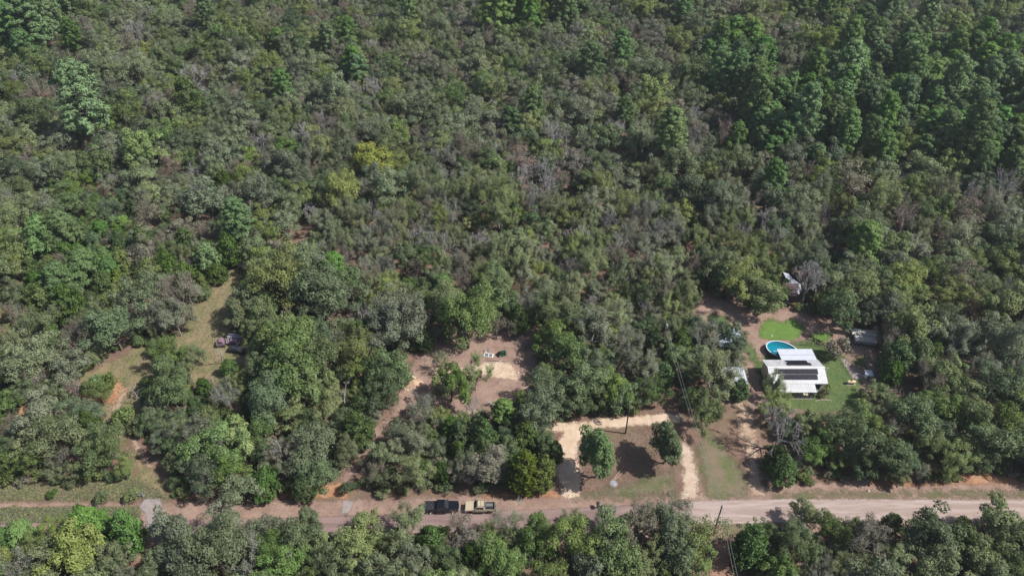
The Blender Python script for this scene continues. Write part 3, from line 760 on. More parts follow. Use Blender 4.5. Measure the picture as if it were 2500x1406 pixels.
OPEN = [  # ground left open to view (as seen from the drone)
 [(-200, 1188), (180, 1176), (330, 1170), (400, 1205), (450, 1216), (640, 1210), (840, 1200), (1000, 1202), (1240, 1196), (1370, 1190), (1640, 1215), (1860, 1190), (2050, 1175), (2300, 1176), (2700, 1165), (2700, 1285), (2400, 1262), (2000, 1272), (1720, 1300), (1690, 1235), (1500, 1240), (1250, 1285), (1000, 1280), (620, 1300), (420, 1262), (370, 1400), (325, 1410), (350, 1300), (180, 1262), (-200, 1300)],
 [(1735, 1262), (1800, 1280), (1800, 1420), (1730, 1420)],
 [(1352, 1200), (1355, 1060), (1310, 1030), (1420, 1025), (1450, 1015), (1600, 1005), (1640, 940), (1660, 1010), (1700, 1060), (1760, 1040), (1790, 980), (1840, 980), (1850, 1060), (1845, 1210)],
 [(985, 960), (1010, 880), (1060, 838), (1100, 835), (1240, 815), (1300, 790), (1290, 860), (1300, 940), (1255, 975), (1200, 1000), (1120, 1000), (1050, 960), (980, 1000), (930, 1060), (890, 1110), (840, 1195), (825, 1190), (880, 1090), (930, 1020)],
 [(1695, 760), (1715, 700), (1760, 740), (1860, 775), (1900, 755), (2000, 765), (2070, 805), (2130, 815), (2142, 860), (2140, 910), (2105, 960), (2060, 990), (1990, 1000), (1850, 1000), (1830, 960), (1840, 880), (1780, 800)],
 [(1920, 665), (1945, 665), (1950, 745), (1900, 745)],
 [(445, 830), (480, 745), (560, 665), (590, 650), (560, 740), (540, 800), (600, 830), (600, 880), (530, 930), (480, 915), (460, 860)],
 [(225, 905), (330, 855), (365, 830), (350, 900), (330, 930), (335, 990), (300, 1060), (350, 1080), (385, 1130), (405, 1200), (335, 1200), (325, 1110), (270, 1030), (300, 960), (270, 990), (225, 970)],
 [(40, 1000), (70, 985), (120, 960), (80, 1010)], [(2200, 925), (2230, 930), (2205, 965), (2180, 945)], [(725, 535), (745, 535), (745, 590), (725, 590)],
]
def in_poly(x, y, poly):
    c = False
    n = len(poly)
    j = n - 1
    for i in range(n):
        xi, yi = poly[i]; xj, yj = poly[j]
        if (yi > y) != (yj > y) and x < (xj - xi) * (y - yi) / (yj - yi) + xi: c = not c
        j = i
    return c
def is_open(x, y):
    return any(in_poly(x, y, p) for p in OPEN)

# what grows where (photo regions): (cx, cy, rx, ry, weights)
DEF = {('oak', 'grey'): 30, ('oak', 'dark'): 13, ('oak', 'olive'): 17, ('oak', 'green'): 10, ('oak', 'pale'): 4, ('oak', 'brown'): 4, ('wisp', 'wisp'): 6, ('wisp', 'wispg'): 6,
       ('thin', 'wispg'): 5, ('thinb', 'brown'): 6, ('bare', 'wispg'): 4, ('bareb', 'brown'): 2.6, ('oak', 'yg'): 2.5, ('sparse', 'brown'): 2, ('sparse', 'rust'): 0.8, ('pine', 'pine'): 2.0, ('cedar', 'cedar'): 1.5}
PINES = {('pine', 'pine'): 46, ('pine', 'bright'): 40, ('oak', 'dark'): 6, ('oak', 'yg'): 5, ('oak', 'brown'): 1.5, ('bare', 'wispg'): 1}
WISPS = {('wisp', 'wisp'): 32, ('wisp', 'wispg'): 20, ('wisp', 'olive'): 12, ('thin', 'wispg'): 12, ('bare', 'wispg'): 8, ('oak', 'olive'): 7, ('thinb', 'brown'): 5, ('oak', 'dark'): 4, ('wisp', 'yg'): 5, ('cedar', 'cedar'): 2, ('sparse', 'brown'): 1.5}
CEDS = {('cedar', 'cedar'): 24, ('cedar', 'cedaryg'): 14, ('young', 'pine'): 9, ('young', 'bright'): 9, ('oak', 'olive'): 9, ('oak', 'grey'): 12, ('wisp', 'wisp'): 9, ('sparse', 'brown'): 4, ('thinb', 'brown'): 4, ('oak', 'green'): 6}
RIGHTF = {('oak', 'green'): 15, ('oak', 'olive'): 20, ('oak', 'dark'): 14, ('oak', 'grey'): 12, ('wisp', 'wispg'): 10, ('wisp', 'olive'): 10, ('thinb', 'brown'): 4, ('oak', 'yg'): 4, ('bare', 'wispg'): 3, ('sparse', 'brown'): 3, ('wisp', 'yg'): 3, ('cedar', 'cedar'): 3, ('sparse', 'rust'): 1}
YGS = {('oak', 'yg'): 22, ('oak', 'olive'): 22, ('oak', 'grey'): 22, ('oak', 'dark'): 12, ('pine', 'pine'): 10, ('bare', 'wispg'): 6, ('thinb', 'brown'): 6}
LEFTG = {('oak', 'grey'): 34, ('oak', 'dark'): 24, ('oak', 'olive'): 12, ('thinb', 'brown'): 5, ('oak', 'yg'): 5, ('wisp', 'wispg'): 8, ('oak', 'green'): 6, ('bare', 'wispg'): 2}
FRONT = {('oak', 'green'): 24, ('oak', 'dark'): 20, ('oak', 'olive'): 20, ('oak', 'grey'): 14, ('wisp', 'wisp'): 8, ('cedar', 'cedar'): 8, ('thinb', 'brown'): 3}
REG = [(2260, 300, 330, 125, PINES), (1890, 330, 100, 70, PINES), (2060, 260, 120, 90, PINES), (60, 40, 140, 60, PINES), (1300, 25, 130, 50, PINES), (2420, 390, 130, 60, PINES), (1790, 190, 70, 70, PINES), (2300, 215, 250, 70, PINES),
       (1180, 570, 480, 130, WISPS), (1500, 690, 240, 120, WISPS), (1000, 690, 200, 60, WISPS), (1800, 610, 160, 80, WISPS), (250, 640, 330, 110, CEDS), (120, 580, 160, 60, CEDS),
       (2280, 640, 330, 330, RIGHTF), (2200, 70, 320, 70, YGS), (1600, 30, 120, 40, YGS), (150, 330, 220, 130, LEFTG), (560, 330, 130, 130, LEFTG), (1250, 1100, 1400, 330, FRONT)]
def weights_at(x, y):
    for cx, cy, rx, ry, wts in REG:
        if ((x - cx) / rx) ** 2 + ((y - cy) / ry) ** 2 < 1: return wts
    return DEF

TREES = []          # dict(shape, leaf, x, y, s, hf, rot, px, py, wpx, label)
rng = random.Random(5)
GRID = {}
def near(x, y, r):
    k = 8.0
    gx, gy = int(x // k), int(y // k)
    for i in range(gx - 2, gx + 3):
        for j in range(gy - 2, gy + 3):
            for T in GRID.get((i, j), ()): yield T
def put(T):
    TREES.append(T)
    GRID.setdefault((int(T['x'] // 8), int(T['y'] // 8)), []).append(T)
cnt = {}
def pick_shape(kind):
    L = SHAPES[kind]
    return L[rng.randrange(len(L))]
for kind, leaf, px, py, wpx, hf, lab in EX:
    sh = pick_shape(kind)
    P = PROTO[sh]
    s = 1.0
    for _ in range(4):
        g = at(px, py, P['hc'] * s * hf)
        s = wpx / proj(g.x, g.y, g.z)[2] / (2 * P['R'])
    g = at(px, py, P['hc'] * s * hf)
    put(dict(kind=kind, shape=sh, leaf=leaf, x=g.x, y=g.y, s=s, hf=hf, rot=rng.uniform(0, 6.283), r=P['R'] * s, px=px, py=py, wpx=wpx, label=lab, ex=True))

def choose(wts):
    tot = sum(wts.values()); u = rng.uniform(0, tot)
    for k, v in wts.items():
        u -= v
        if u <= 0: return k
    return k
cand = []
yy = 42.0
while yy < 430:
    half = 60 + yy * 0.82
    step = 2.4
    xx = -half
    while xx < half:
        cand.append((xx + rng.uniform(-1.4, 1.4), yy + rng.uniform(-1.4, 1.4)))
        xx += step
    yy += step
rng.shuffle(cand)
for x, y in cand:
    gx, gy, sc = proj(x, y, 0)
    kind, leaf = choose(weights_at(gx, gy - 5 * sc * 0.7))
    sh = pick_shape(kind)
    P = PROTO[sh]
    Rw = {'oak': (2.5, 5.2), 'sparse': (2.6, 4.4), 'wisp': (2.6, 4.9), 'thin': (3, 4.4), 'thinb': (2.8, 4.6), 'pine': (2.7, 4.0), 'young': (1.8, 2.8), 'cedar': (1.7, 2.9), 'bare': (2.4, 4.4), 'bareb': (2.6, 4.4)}[kind]
    r = rng.uniform(*Rw)
    if kind in ('oak', 'wisp', 'pine', 'sparse', 'thinb', 'bare', 'bareb'): r *= 1.0 + 0.10 * max(0, min(1, (620 - gy) / 400))
    s = r / P['R']
    ok = True
    for T in near(x, y, r):
        dd = math.hypot(T['x'] - x, T['y'] - y)
        if T['kind'] in ('snag', 'shrub'):
            if dd < 0.5 * r: ok = False; break
        elif dd < (0.58 if T.get('ex') else 0.50) * (r + T['r']): ok = False; break
    if not ok: continue
    cx, cy, csc = proj(x, y, P['hc'] * s)
    rp = r * csc
    if any(is_open(cx + a * rp * 0.85, cy + b * rp * 0.7) for a, b in ((0, 0), (1, 0), (-1, 0), (0, 1), (0, -1), (.7, .7), (-.7, .7), (.7, -.7), (-.7, -.7))) or is_open(gx, gy): continue
    if True:                                      # explicit crowns keep their view
        if any(T.get('ex') and abs(T['px'] - cx) < 0.34 * (T['wpx'] + rp * 2) and abs(T['py'] - cy) < 0.28 * (T['wpx'] + rp * 2) and T['y'] > y and T['kind'] not in ('snag',) for T in TREES[:len(EX)]): continue
    put(dict(kind=kind, shape=sh, leaf=leaf, x=x, y=y, s=s, hf=rng.uniform(0.8, 1.25), rot=rng.uniform(0, 6.283), r=r, px=cx, py=cy, wpx=2 * rp, label=None))

# second pass: small understory trees close the remaining gaps
rng.shuffle(cand)
for x, y in cand:
    gx, gy, sc = proj(x, y, 0)
    if is_open(gx, gy): continue
    kind, leaf = choose({('oak', 'grey'): 5, ('oak', 'olive'): 7, ('oak', 'dark'): 4, ('wisp', 'wisp'): 6, ('oak', 'green'): 4, ('cedar', 'cedar'): 3, ('thinb', 'brown'): 1.5, ('wisp', 'wispg'): 3})
    sh = pick_shape(kind); P = PROTO[sh]
    r = rng.uniform(1.7, 2.7); s = r / P['R']
    if any(math.hypot(T['x'] - x, T['y'] - y) < 0.56 * (r + T['r']) for T in near(x, y, r) if T['kind'] not in ('snag', 'shrub')): continue
    cx, cy, csc = proj(x, y, P['hc'] * s); rp = r * csc
    if any(is_open(cx + a * rp * 0.9, cy + b * rp * 0.9) for a, b in ((0, 0), (1, 0), (-1, 0), (0, 1), (0, -1))): continue
    put(dict(kind=kind, shape=sh, leaf=leaf, x=x, y=y, s=s, hf=rng.uniform(0.9, 1.2), rot=rng.uniform(0, 6.283), r=r, px=cx, py=cy, wpx=2 * rp, label=None))

NAME = {'tall': ('oak_tree', 'oak'), 'oak': ('oak_tree', 'oak'), 'sparse': ('oak_tree', 'oak'), 'wisp': ('deciduous_tree', 'wispy tree'), 'thin': ('deciduous_tree', 'half-bare tree'), 'thinb': ('deciduous_tree', 'half-bare tree'),
        'pine': ('pine_tree', 'pine'), 'young': ('pine_tree', 'young pine'), 'cedar': ('cedar_tree', 'cedar'), 'bare': ('leafless_tree', 'leafless tree'), 'bareb': ('leafless_tree', 'leafless tree'),
        'snag': ('dead_tree', 'dead tree'), 'shrub': ('shrub', 'shrub')}
LOOK = {'dark': 'dark green', 'green': 'green', 'grey': 'grey-green', 'olive': 'olive', 'pale': 'pale green', 'yg': 'yellow-green', 'yellow': 'yellow', 'wisp': 'olive', 'wispg': 'grey-green', 'brown': 'brown',
        'rust': 'rusty', 'pine': 'deep green', 'bright': 'bright green', 'cedar': 'dark green', 'cedaryg': 'yellow-green', 'white': 'white'}
CAP = 300
inview = lambda T: -0.3 * T['wpx'] < T['px'] < 2500 + 0.3 * T['wpx'] and -0.25 * T['wpx'] < T['py'] < 1406 + 0.3 * T['wpx']
singles, mass, count = [], [], {}
for T in sorted(TREES, key=lambda T: -(T['wpx'] * (3 if T.get('ex') else 1))):
    nm = NAME[T['kind']][0]
    if inview(T) and count.get(nm, 0) < CAP:
        count[nm] = count.get(nm, 0) + 1
        singles.append(T)
    else: mass.append(T)

# labels that single a tree out: its look, then its rank seen from a landmark
LANDMARKS = [('the blue pool', 1905, 848), ('the white-roofed house', 1940, 910), ('the collapsed barn', 1932, 700), ('the two white trailers', 2098, 822), ('the tan gas tank', 2076, 931), ('the black truck', 1079, 1240),
             ('the tan truck', 1172, 1240), ('the junked truck', 560, 835), ('the dirt clearing', 1200, 880), ('the driveway fork', 1390, 1045), ('the meadow gate', 338, 1205), ('the gravel field entrance', 370, 1230), ('the mailbox', 1459, 1234),
             ('the pole beside the driveway', 1527, 1040), ('the bright yellow tree', 910, 390), ('the very large tall pine', 190, 232), ('the wide yellow-green tree', 350, 366), ('the wide pale green oak', 502, 488), ('the feathery yellow-green tree', 1209, 480),
             ('the rusty half-bare tree', 1278, 398), ('the tall pale leafless tree', 1350, 330), ('the lone upper dark pine', 1442, 150), ('the rusty orange tree', 2359, 530), ('the wide purplish leafless tree', 2456, 454), ('the tall bright pine by the barn', 2113, 590),
             ('the broad yellow-green tree by the pines', 1996, 108), ('the small yellow tree', 353, 124), ('the dense pine stand', 2250, 300), ('the reddish leafless tree', 100, 92), ('the bright pine at the top', 1209, 32), ('the small bare orange opening', 735, 560),
             ('the top left corner', 0, 0), ('the top right corner', 2500, 0), ('the bottom left corner', 0, 1406), ('the bottom right corner', 2500, 1406), ('the middle of the top edge', 1250, 0), ('the middle of the bottom edge', 1250, 1406), ('the middle of the left edge', 0, 703), ('the middle of the right edge', 2500, 703)]
ORD = ['nearest', 'second nearest', 'third nearest', 'fourth nearest', 'fifth nearest', 'sixth nearest', 'seventh nearest', 'eighth nearest', 'ninth nearest', 'tenth nearest', 'eleventh nearest', 'twelfth nearest', 'thirteenth nearest', 'fourteenth nearest', 'fifteenth nearest', 'sixteenth nearest', 'seventeenth nearest', 'eighteenth nearest', 'nineteenth nearest', 'twentieth nearest']
SECT = [('right of', lambda dx, dy: abs(dx) >= abs(dy) and dx > 0), ('left of', lambda dx, dy: abs(dx) >= abs(dy) and dx <= 0), ('behind', lambda dx, dy: abs(dy) > abs(dx) and dy < 0), ('in front of', lambda dx, dy: abs(dy) > abs(dx) and dy >= 0)]
def look(T):
    if T['kind'] in ('bare', 'bareb'): return ('grey ' if T['kind'] == 'bare' else 'brownish ') + NAME[T['kind']][1]
    return LOOK[T['leaf']] + ' ' + NAME[T['kind']][1]
byl = {}
for T in singles:
    if not T['label']: byl.setdefault(look(T), []).append(T)
for lk, L in byl.items():
    best = {}
    for nm, lx, ly in LANDMARKS:
        edge = 'corner' in nm or 'edge' in nm
        for sname, fn in (SECT if not edge else [('', lambda dx, dy: True)]):
            S_ = sorted((T for T in L if fn(T['px'] - lx, T['py'] - ly)), key=lambda T: math.hypot(T['px'] - lx, T['py'] - ly))
            for k, T in enumerate(S_[:20]):
                d = math.hypot(T['px'] - lx, T['py'] - ly)
                cost = k * 60 + d + (250 if edge else 0)
                rel = ('to ' if edge else ({'right of': 'on the right of ', 'left of': 'on the left of ', 'behind': 'behind ', 'in front of': 'in front of '}[sname]))
                lab = '%s %s %s%s' % (ORD[k], lk, rel, nm)
                if id(T) not in best or cost < best[id(T)][0]: best[id(T)] = (cost, lab)
    for T in L:
        if id(T) in best: T['label'] = best[id(T)][1]
        else: T['label'] = '%s in the closed forest far behind the road' % lk
GROUPN = {'oak_tree': 'oaks of the forest', 'deciduous_tree': 'wispy trees of the forest', 'pine_tree': 'pines of the forest', 'cedar_tree': 'cedars of the forest', 'leafless_tree': 'leafless trees of the forest', 'dead_tree': 'dead trees', 'shrub': 'shrubs'}
used_mesh = {}
for T in singles:
    P = PROTO[T['shape']]
    nm = NAME[T['kind']][0]
    o = thing(nm, T['label'], 'shrub' if nm == 'shrub' else 'tree', (T['x'], T['y'], 0), T['rot'], GROUPN[nm])
    ec = 0.86 + 0.28 * (T['rot'] * 7.3 % 1.0)
    o.scale = (T['s'] * ec, T['s'] / ec, T['s'] * T['hf'])
    tr = link('stem' if nm == 'shrub' else 'trunk', P['trunk'], o)
    cr = link('foliage' if nm == 'shrub' else ('branches' if T['kind'] in ('bare', 'bareb', 'snag') else 'crown'), P['crown'], o)
    if T['leaf'] in LM and T['kind'] not in ('bare', 'bareb', 'snag'):
        if not P['crown'].materials: P['crown'].materials.append(None)
        cr.material_slots[0].link = 'OBJECT'
        cr.material_slots[0].material = LM[T['leaf']]
    used_mesh.setdefault(T['shape'], (cr, tr))

# the rest of the wood as one mass: points that carry whole trees
def gn_mass(name, label, pts, combos):
    """pts rows: x y z rot sx sz combo-index; combos: list of [(object, material or None), ...]"""
    me = bpy.data.meshes.new(name)
    n = len(pts)
    me.vertices.add(n)
    A = np.array(pts, np.float32)
    me.vertices.foreach_set('co', A[:, 0:3].copy().ravel())
    for an, col in (('rot', 3), ('sx', 4), ('sz', 5)):
        a = me.attributes.new(an, 'FLOAT', 'POINT'); a.data.foreach_set('value', A[:, col].copy())
    a = me.attributes.new('pick', 'INT', 'POINT'); a.data.foreach_set('value', A[:, 6].astype(np.int32))
    o = link(name, me)
    g = bpy.data.node_groups.new(name, 'GeometryNodeTree')
    g.interface.new_socket('Geometry', in_out='INPUT', socket_type='NodeSocketGeometry')
    g.interface.new_socket('Geometry', in_out='OUTPUT', socket_type='NodeSocketGeometry')
    N = g.nodes
    gi, go = N.new('NodeGroupInput'), N.new('NodeGroupOutput')
    join = N.new('GeometryNodeJoinGeometry')
    for parts in reversed(combos):
        jj = N.new('GeometryNodeJoinGeometry')
        for ob, mat in reversed(parts):
            oi = N.new('GeometryNodeObjectInfo'); oi.transform_space = 'ORIGINAL'
            oi.inputs['Object'].default_value = ob
            so = oi.outputs['Geometry']
            if mat is not None:
                sm = N.new('GeometryNodeSetMaterial'); sm.inputs['Material'].default_value = mat
                g.links.new(so, sm.inputs['Geometry']); so = sm.outputs[0]
            g.links.new(so, jj.inputs[0])
        ti = N.new('GeometryNodeGeometryToInstance')
        g.links.new(jj.outputs[0], ti.inputs[0])
        g.links.new(ti.outputs[0], join.inputs[0])
    ip = N.new('GeometryNodeInstanceOnPoints')
    ip.inputs['Pick Instance'].default_value = True
    def attr(nm, typ):
        a = N.new('GeometryNodeInputNamedAttribute'); a.data_type = typ; a.inputs['Name'].default_value = nm
        return a.outputs['Attribute']
    g.links.new(gi.outputs[0], ip.inputs['Points'])
    g.links.new(join.outputs[0], ip.inputs['Instance'])
    g.links.new(attr('pick', 'INT'), ip.inputs['Instance Index'])
    cr_ = N.new('ShaderNodeCombineXYZ'); g.links.new(attr('rot', 'FLOAT'), cr_.inputs[2])
    cs = N.new('ShaderNodeCombineXYZ'); sx = attr('sx', 'FLOAT')
    g.links.new(sx, cs.inputs[0]); g.links.new(sx, cs.inputs[1]); g.links.new(attr('sz', 'FLOAT'), cs.inputs[2])
    g.links.new(cr_.outputs[0], ip.inputs['Rotation']); g.links.new(cs.outputs[0], ip.inputs['Scale'])
    g.links.new(ip.outputs[0], go.inputs[0])
    md = o.modifiers.new('mass', 'NODES'); md.node_group = g
    return tag(o, label, kind='stuff')
keys, combos, pts = {}, [], []
for T in mass:
    if T['shape'] not in used_mesh:
        continue
    leaf = T['leaf'] if T['kind'] not in ('bare', 'bareb', 'snag') else None
    k = (T['shape'], leaf)
    if k not in keys:
        keys[k] = len(combos)
        cr, tr = used_mesh[T['shape']]
        combos.append([(cr, LM[leaf] if leaf else None), (tr, None)])
    pts.append((T['x'], T['y'], 0, T['rot'], T['s'], T['s'] * T['hf'], keys[k]))
gn_mass('far_wood', 'the rest of the mixed forest stretching far back, oaks and pines', pts, combos)
# undergrowth below and between the trees
combos, pts = [], []
for sh in SHAPES['shrub']:
    for lf in ('olive', 'dark', 'wisp', 'brown', 'green'):
        cr, tr = used_mesh[sh]
        combos.append([(cr, LM[lf]), (tr, None)])
for i in range(15000):
    y = 45 + 330 * rng.random() ** 1.3
    x = rng.uniform(-1, 1) * (50 + y * 0.78)
    gx, gy, sc = proj(x, y, 0.6)
    if is_open(gx, gy) or is_open(gx, gy - 14) or is_open(gx - 16, gy) or is_open(gx + 16, gy): continue
    s = rng.uniform(0.4, 1.1)
    pts.append((x, y, 0, rng.uniform(0, 6.28), s, s * rng.uniform(0.7, 1.2), rng.randrange(len(combos))))
gn_mass('undergrowth', 'low bushes and saplings filling the gaps between the trees', pts, combos)
print('trees', len(TREES), 'singles', len(singles), 'mass', len(mass), count)
#PART3
# ------------------------------------------------------------------ built things
class MB:
    def __init__(self): self.v, self.f = [], []
    def add(self, v, f):
        b = len(self.v)
        self.v += [tuple(x) for x in v]
        self.f += [tuple(i + b for i in q) for q in f]
        return self
    def box(self, x0, x1, y0, y1, z0, z1, M=None, taper=None):
        t = taper or (0, 0)
        v = [Vector(p) for p in ((x0, y0, z0), (x1, y0, z0), (x1, y1, z0), (x0, y1, z0), (x0 + t[0], y0 + t[1], z1), (x1 - t[0], y0 + t[1], z1), (x1 - t[0], y1 - t[1], z1), (x0 + t[0], y1 - t[1], z1))]
        if M is not None: v = [M @ p for p in v]
        return self.add(v, [(0, 3, 2, 1), (4, 5, 6, 7), (0, 1, 5, 4), (1, 2, 6, 5), (2, 3, 7, 6), (3, 0, 4, 7)])
    def slab(self, quad, th):
        """quad: 4 points counter-clockwise seen from outside; thickness goes inwards"""
        q = [Vector(p) for p in quad]
        n = (q[1] - q[0]).cross(q[3] - q[0]).normalized() * th
        return self.add(q + [p - n for p in q], [(0, 1, 2, 3), (7, 6, 5, 4), (0, 4, 5, 1), (1, 5, 6, 2), (2, 6, 7, 3), (3, 7, 4, 0)])
    def tube(self, pts, r, n=6, r2=None):
        pts = [Vector(p) for p in pts]
        rings = []
        for i, p in enumerate(pts):
            d = (pts[min(i + 1, len(pts) - 1)] - pts[max(i - 1, 0)]).normalized()
            ref = Vector((1, 0, 0)) if abs(d.z) > 0.9 else Vector((0, 0, 1))
            a = d.cross(ref).normalized(); b = d.cross(a)
            rr = r if r2 is None else r + (r2 - r) * i / (len(pts) - 1)
            rings.append([p + a * math.cos(6.28318 * k / n) * rr + b * math.sin(6.28318 * k / n) * rr for k in range(n)])
        v = [q for R in rings for q in R]
        f = []
        for i in range(len(pts) - 1):
            for k in range(n):
                f.append((i * n + k, i * n + (k + 1) % n, (i + 1) * n + (k + 1) % n, (i + 1) * n + k))
        f.append(tuple(range(n - 1, -1, -1))); f.append(tuple((len(pts) - 1) * n + k for k in range(n)))
        return self.add(v, f)
    def prism(self, prof, y0, y1, M=None):
        """profile in x,z extruded along y"""
        n = len(prof)
        v = [Vector((x, y0, z)) for x, z in prof] + [Vector((x, y1, z)) for x, z in prof]
        if M is not None: v = [M @ p for p in v]
        return self.add(v, [tuple(range(n)), tuple(range(2 * n - 1, n - 1, -1))] + [((i + 1) % n, i, n + i, n + (i + 1) % n) for i in range(n)])
    def lathe(self, prof, n=20, M=None):
        v, f = [], []
        for r, z in prof:
            for k in range(n): v.append(Vector((r * math.cos(6.28318 * k / n), r * math.sin(6.28318 * k / n), z)))
        for i in range(len(prof) - 1):
            for k in range(n): f.append((i * n + k, i * n + (k + 1) % n, (i + 1) * n + (k + 1) % n, (i + 1) * n + k))
        if M is not None: v = [M @ p for p in v]
        return self.add(v, f)
    def build(self, name, mat, parent=None, bevel=0.0, loc=None, smooth=False):
        me = bpy.data.meshes.new(name)
        me.from_pydata(self.v, [], self.f)
        bm = bmesh.new(); bm.from_mesh(me)
        bmesh.ops.recalc_face_normals(bm, faces=bm.faces)
        if bevel > 0:
            es = [e for e in bm.edges if len(e.link_faces) == 2 and e.calc_face_angle(0) > 0.5]
            bmesh.ops.bevel(bm, geom=es, offset=bevel, segments=2, affect='EDGES', clamp_overlap=True)
        if smooth:
            for fc in bm.faces: fc.smooth = True
        bm.to_mesh(me); bm.free()
        me.materials.append(mat)
        return link(name, me, parent, loc)

M = {
 'roof': plain('white painted metal roof', (0.57, 0.56, 0.56), 0.4, 0.0, 0.4, 0.10, 0.9),
 'roof2': plain('bluish white metal roof', (0.51, 0.53, 0.58), 0.35, 0.0, 0.5, 0.05, 0.8),
 'cream': plain('cream siding', (0.55, 0.50, 0.38), 0.7, var=0.06),
 'pinkwall': plain('pale siding', (0.50, 0.45, 0.38), 0.7, var=0.06),
 'trimw': plain('white trim', (0.72, 0.71, 0.68), 0.5, var=0.05),
 'solar': plain('solar glass', (0.016, 0.015, 0.024), 0.28, 0, 0.25, 0.15, 1.5),
 'alu': plain('aluminium', (0.50, 0.51, 0.53), 0.35, 0.8),
 'glass': plain('dark window glass', (0.030, 0.034, 0.042), 0.12, 0, 0.5),
 'browntrim': plain('brown trim', (0.060, 0.040, 0.034), 0.6),
 'black': plain('black paint', (0.006, 0.007, 0.009), 0.16, 0, 0.5, 0.1),
 'blackmatt': plain('black vinyl', (0.020, 0.020, 0.024), 0.6, 0, 0.3),
 'rubber': plain('tyre rubber', (0.018, 0.018, 0.019), 0.85, 0, 0.2),
 'chrome': plain('bright rim', (0.62, 0.62, 0.64), 0.22, 0.9),
 'darkrim': plain('dark rim', (0.06, 0.06, 0.065), 0.4, 0.6),
 'tan': plain('tan truck paint', (0.46, 0.385, 0.275), 0.3, 0, 0.5, 0.04),
 'lamp': plain('headlight glass', (0.65, 0.66, 0.68), 0.15, 0.2),
 'red': plain('red lens', (0.30, 0.02, 0.02), 0.3),
 'redpaint': plain('red paint', (0.26, 0.020, 0.026), 0.4, var=0.25),
 'poolwall': plain('dark grey pool wall', (0.070, 0.066, 0.066), 0.6, var=0.35, scale=2.0),
 'poolrim': plain('pale pool rim', (0.62, 0.68, 0.74), 0.4),
 'liner': plain('blue pool liner', (0.05, 0.42, 0.55), 0.5, var=0.05),
 'bark': BARK,
 'pole': plain('creosoted pole wood', (0.060, 0.046, 0.038), 0.85, var=0.3),
 'galv': plain('galvanised grey', (0.36, 0.37, 0.39), 0.5, 0.4),
 'wire': plain('grey wire', (0.30, 0.29, 0.29), 0.6),
 'post': plain('weathered fence wood', (0.15, 0.12, 0.10), 0.9, var=0.25),
 'palewood': plain('pale bare wood', (0.48, 0.36, 0.24), 0.8, var=0.15),
 'plank': plain('dark brown boards', (0.085, 0.062, 0.054), 0.85, var=0.3),
 'oldroof': plain('grey weathered sheet metal', (0.42, 0.42, 0.48), 0.55, 0.2, 0.4, 0.15, 1.0),
 'blueroof': plain('pale blue metal roof', (0.40, 0.47, 0.56), 0.45, 0.1, 0.4, 0.08),
 'shedwall': plain('grey shed wall', (0.30, 0.29, 0.28), 0.7),
 'canvas': plain('dusty white trailer top', (0.52, 0.49, 0.46), 0.6, var=0.1, scale=1.0),
 'tank': plain('tan tank paint', (0.58, 0.44, 0.27), 0.45, var=0.08),
 'concrete': plain('concrete', (0.32, 0.28, 0.25), 0.9),
 'yellow': plain('yellow paint', (0.50, 0.34, 0.05), 0.5),
 'purple': plain('faded purple rusty paint', (0.21, 0.135, 0.165), 0.7, 0, 0.3, 0.55, 2.2),
 'palejunk': plain('pale blue grey metal', (0.30, 0.33, 0.40), 0.5, 0.2, 0.4, 0.25, 1.5),
 'whitejunk': plain('white plastic', (0.58, 0.56, 0.54), 0.5, var=0.08),
 'greenplastic': plain('dark green plastic', (0.012, 0.062, 0.034), 0.4, var=0.25),
 'blue': plain('blue plastic', (0.10, 0.16, 0.28), 0.5),
 'screen': plain('grey porch screen', (0.13, 0.135, 0.15), 0.6, var=0.2),
 'stone': plain('pale border stone', (0.46, 0.36, 0.32), 0.9, var=0.2),
}
def water():
    m, t = nodes_mat('pool water')
    n = noise(t, 1.6, 3, 0.6, geo(t))
    p = principled(t, mixc(t, sstep(t, n, 0.3, 0.7), (0.008, 0.20, 0.25), (0.012, 0.25, 0.30)), 0.05, 0, 0.5, bump(t, n, 0.05, 0.4))
    tr = t.nodes.new('ShaderNodeBsdfTransparent'); tr.inputs[0].default_value = (0.35, 0.85, 0.92, 1)
    mx = t.nodes.new('ShaderNodeMixShader'); mx.inputs[0].default_value = 0.5
    t.links.new(tr.outputs[0], mx.inputs[1]); t.links.new(p, mx.inputs[2])
    output(t, mx.outputs[0])
    return m
WATER = water()

# --- house: x 53.6..65.5, y 108..114.7 (metres), ridge along x
HX0, HX1, HY0, HY1, RY = 53.75, 65.55, 108.05, 114.75, 111.4
EZ, RZ = 2.95, 4.25
house = thing('house', 'white-roofed cream house with black solar panels beside the round pool', 'house', (59.6, 111.4, 0))
def hp(mb, name, mat, parent=None, bevel=0.0, smooth=False):
    o = mb.build(name, mat, parent or house, bevel, smooth=smooth)
    if parent is None: o.location = (-59.6, -111.4, 0)
    return o
wx0, wx1, wy0, wy1 = HX0 + 0.15, HX1 - 0.25, HY0 + 0.3, HY1 - 0.3
wall = MB()
wall.add([(wx0, wy0, 0), (wx1, wy0, 0), (wx1, wy1, 0), (wx0, wy1, 0), (wx0, wy0, EZ - .02), (wx1, wy0, EZ - .02), (wx1, wy1, EZ - .02), (wx0, wy1, EZ - .02), (wx0, RY, RZ - .16), (wx1, RY, RZ - .16)],
         [(0, 1, 5, 4), (2, 3, 7, 6), (0, 4, 8, 7, 3), (1, 2, 6, 9, 5), (4, 5, 9, 8), (7, 8, 9, 6)])
hp(wall, 'wall', M['cream'])
bt = MB()
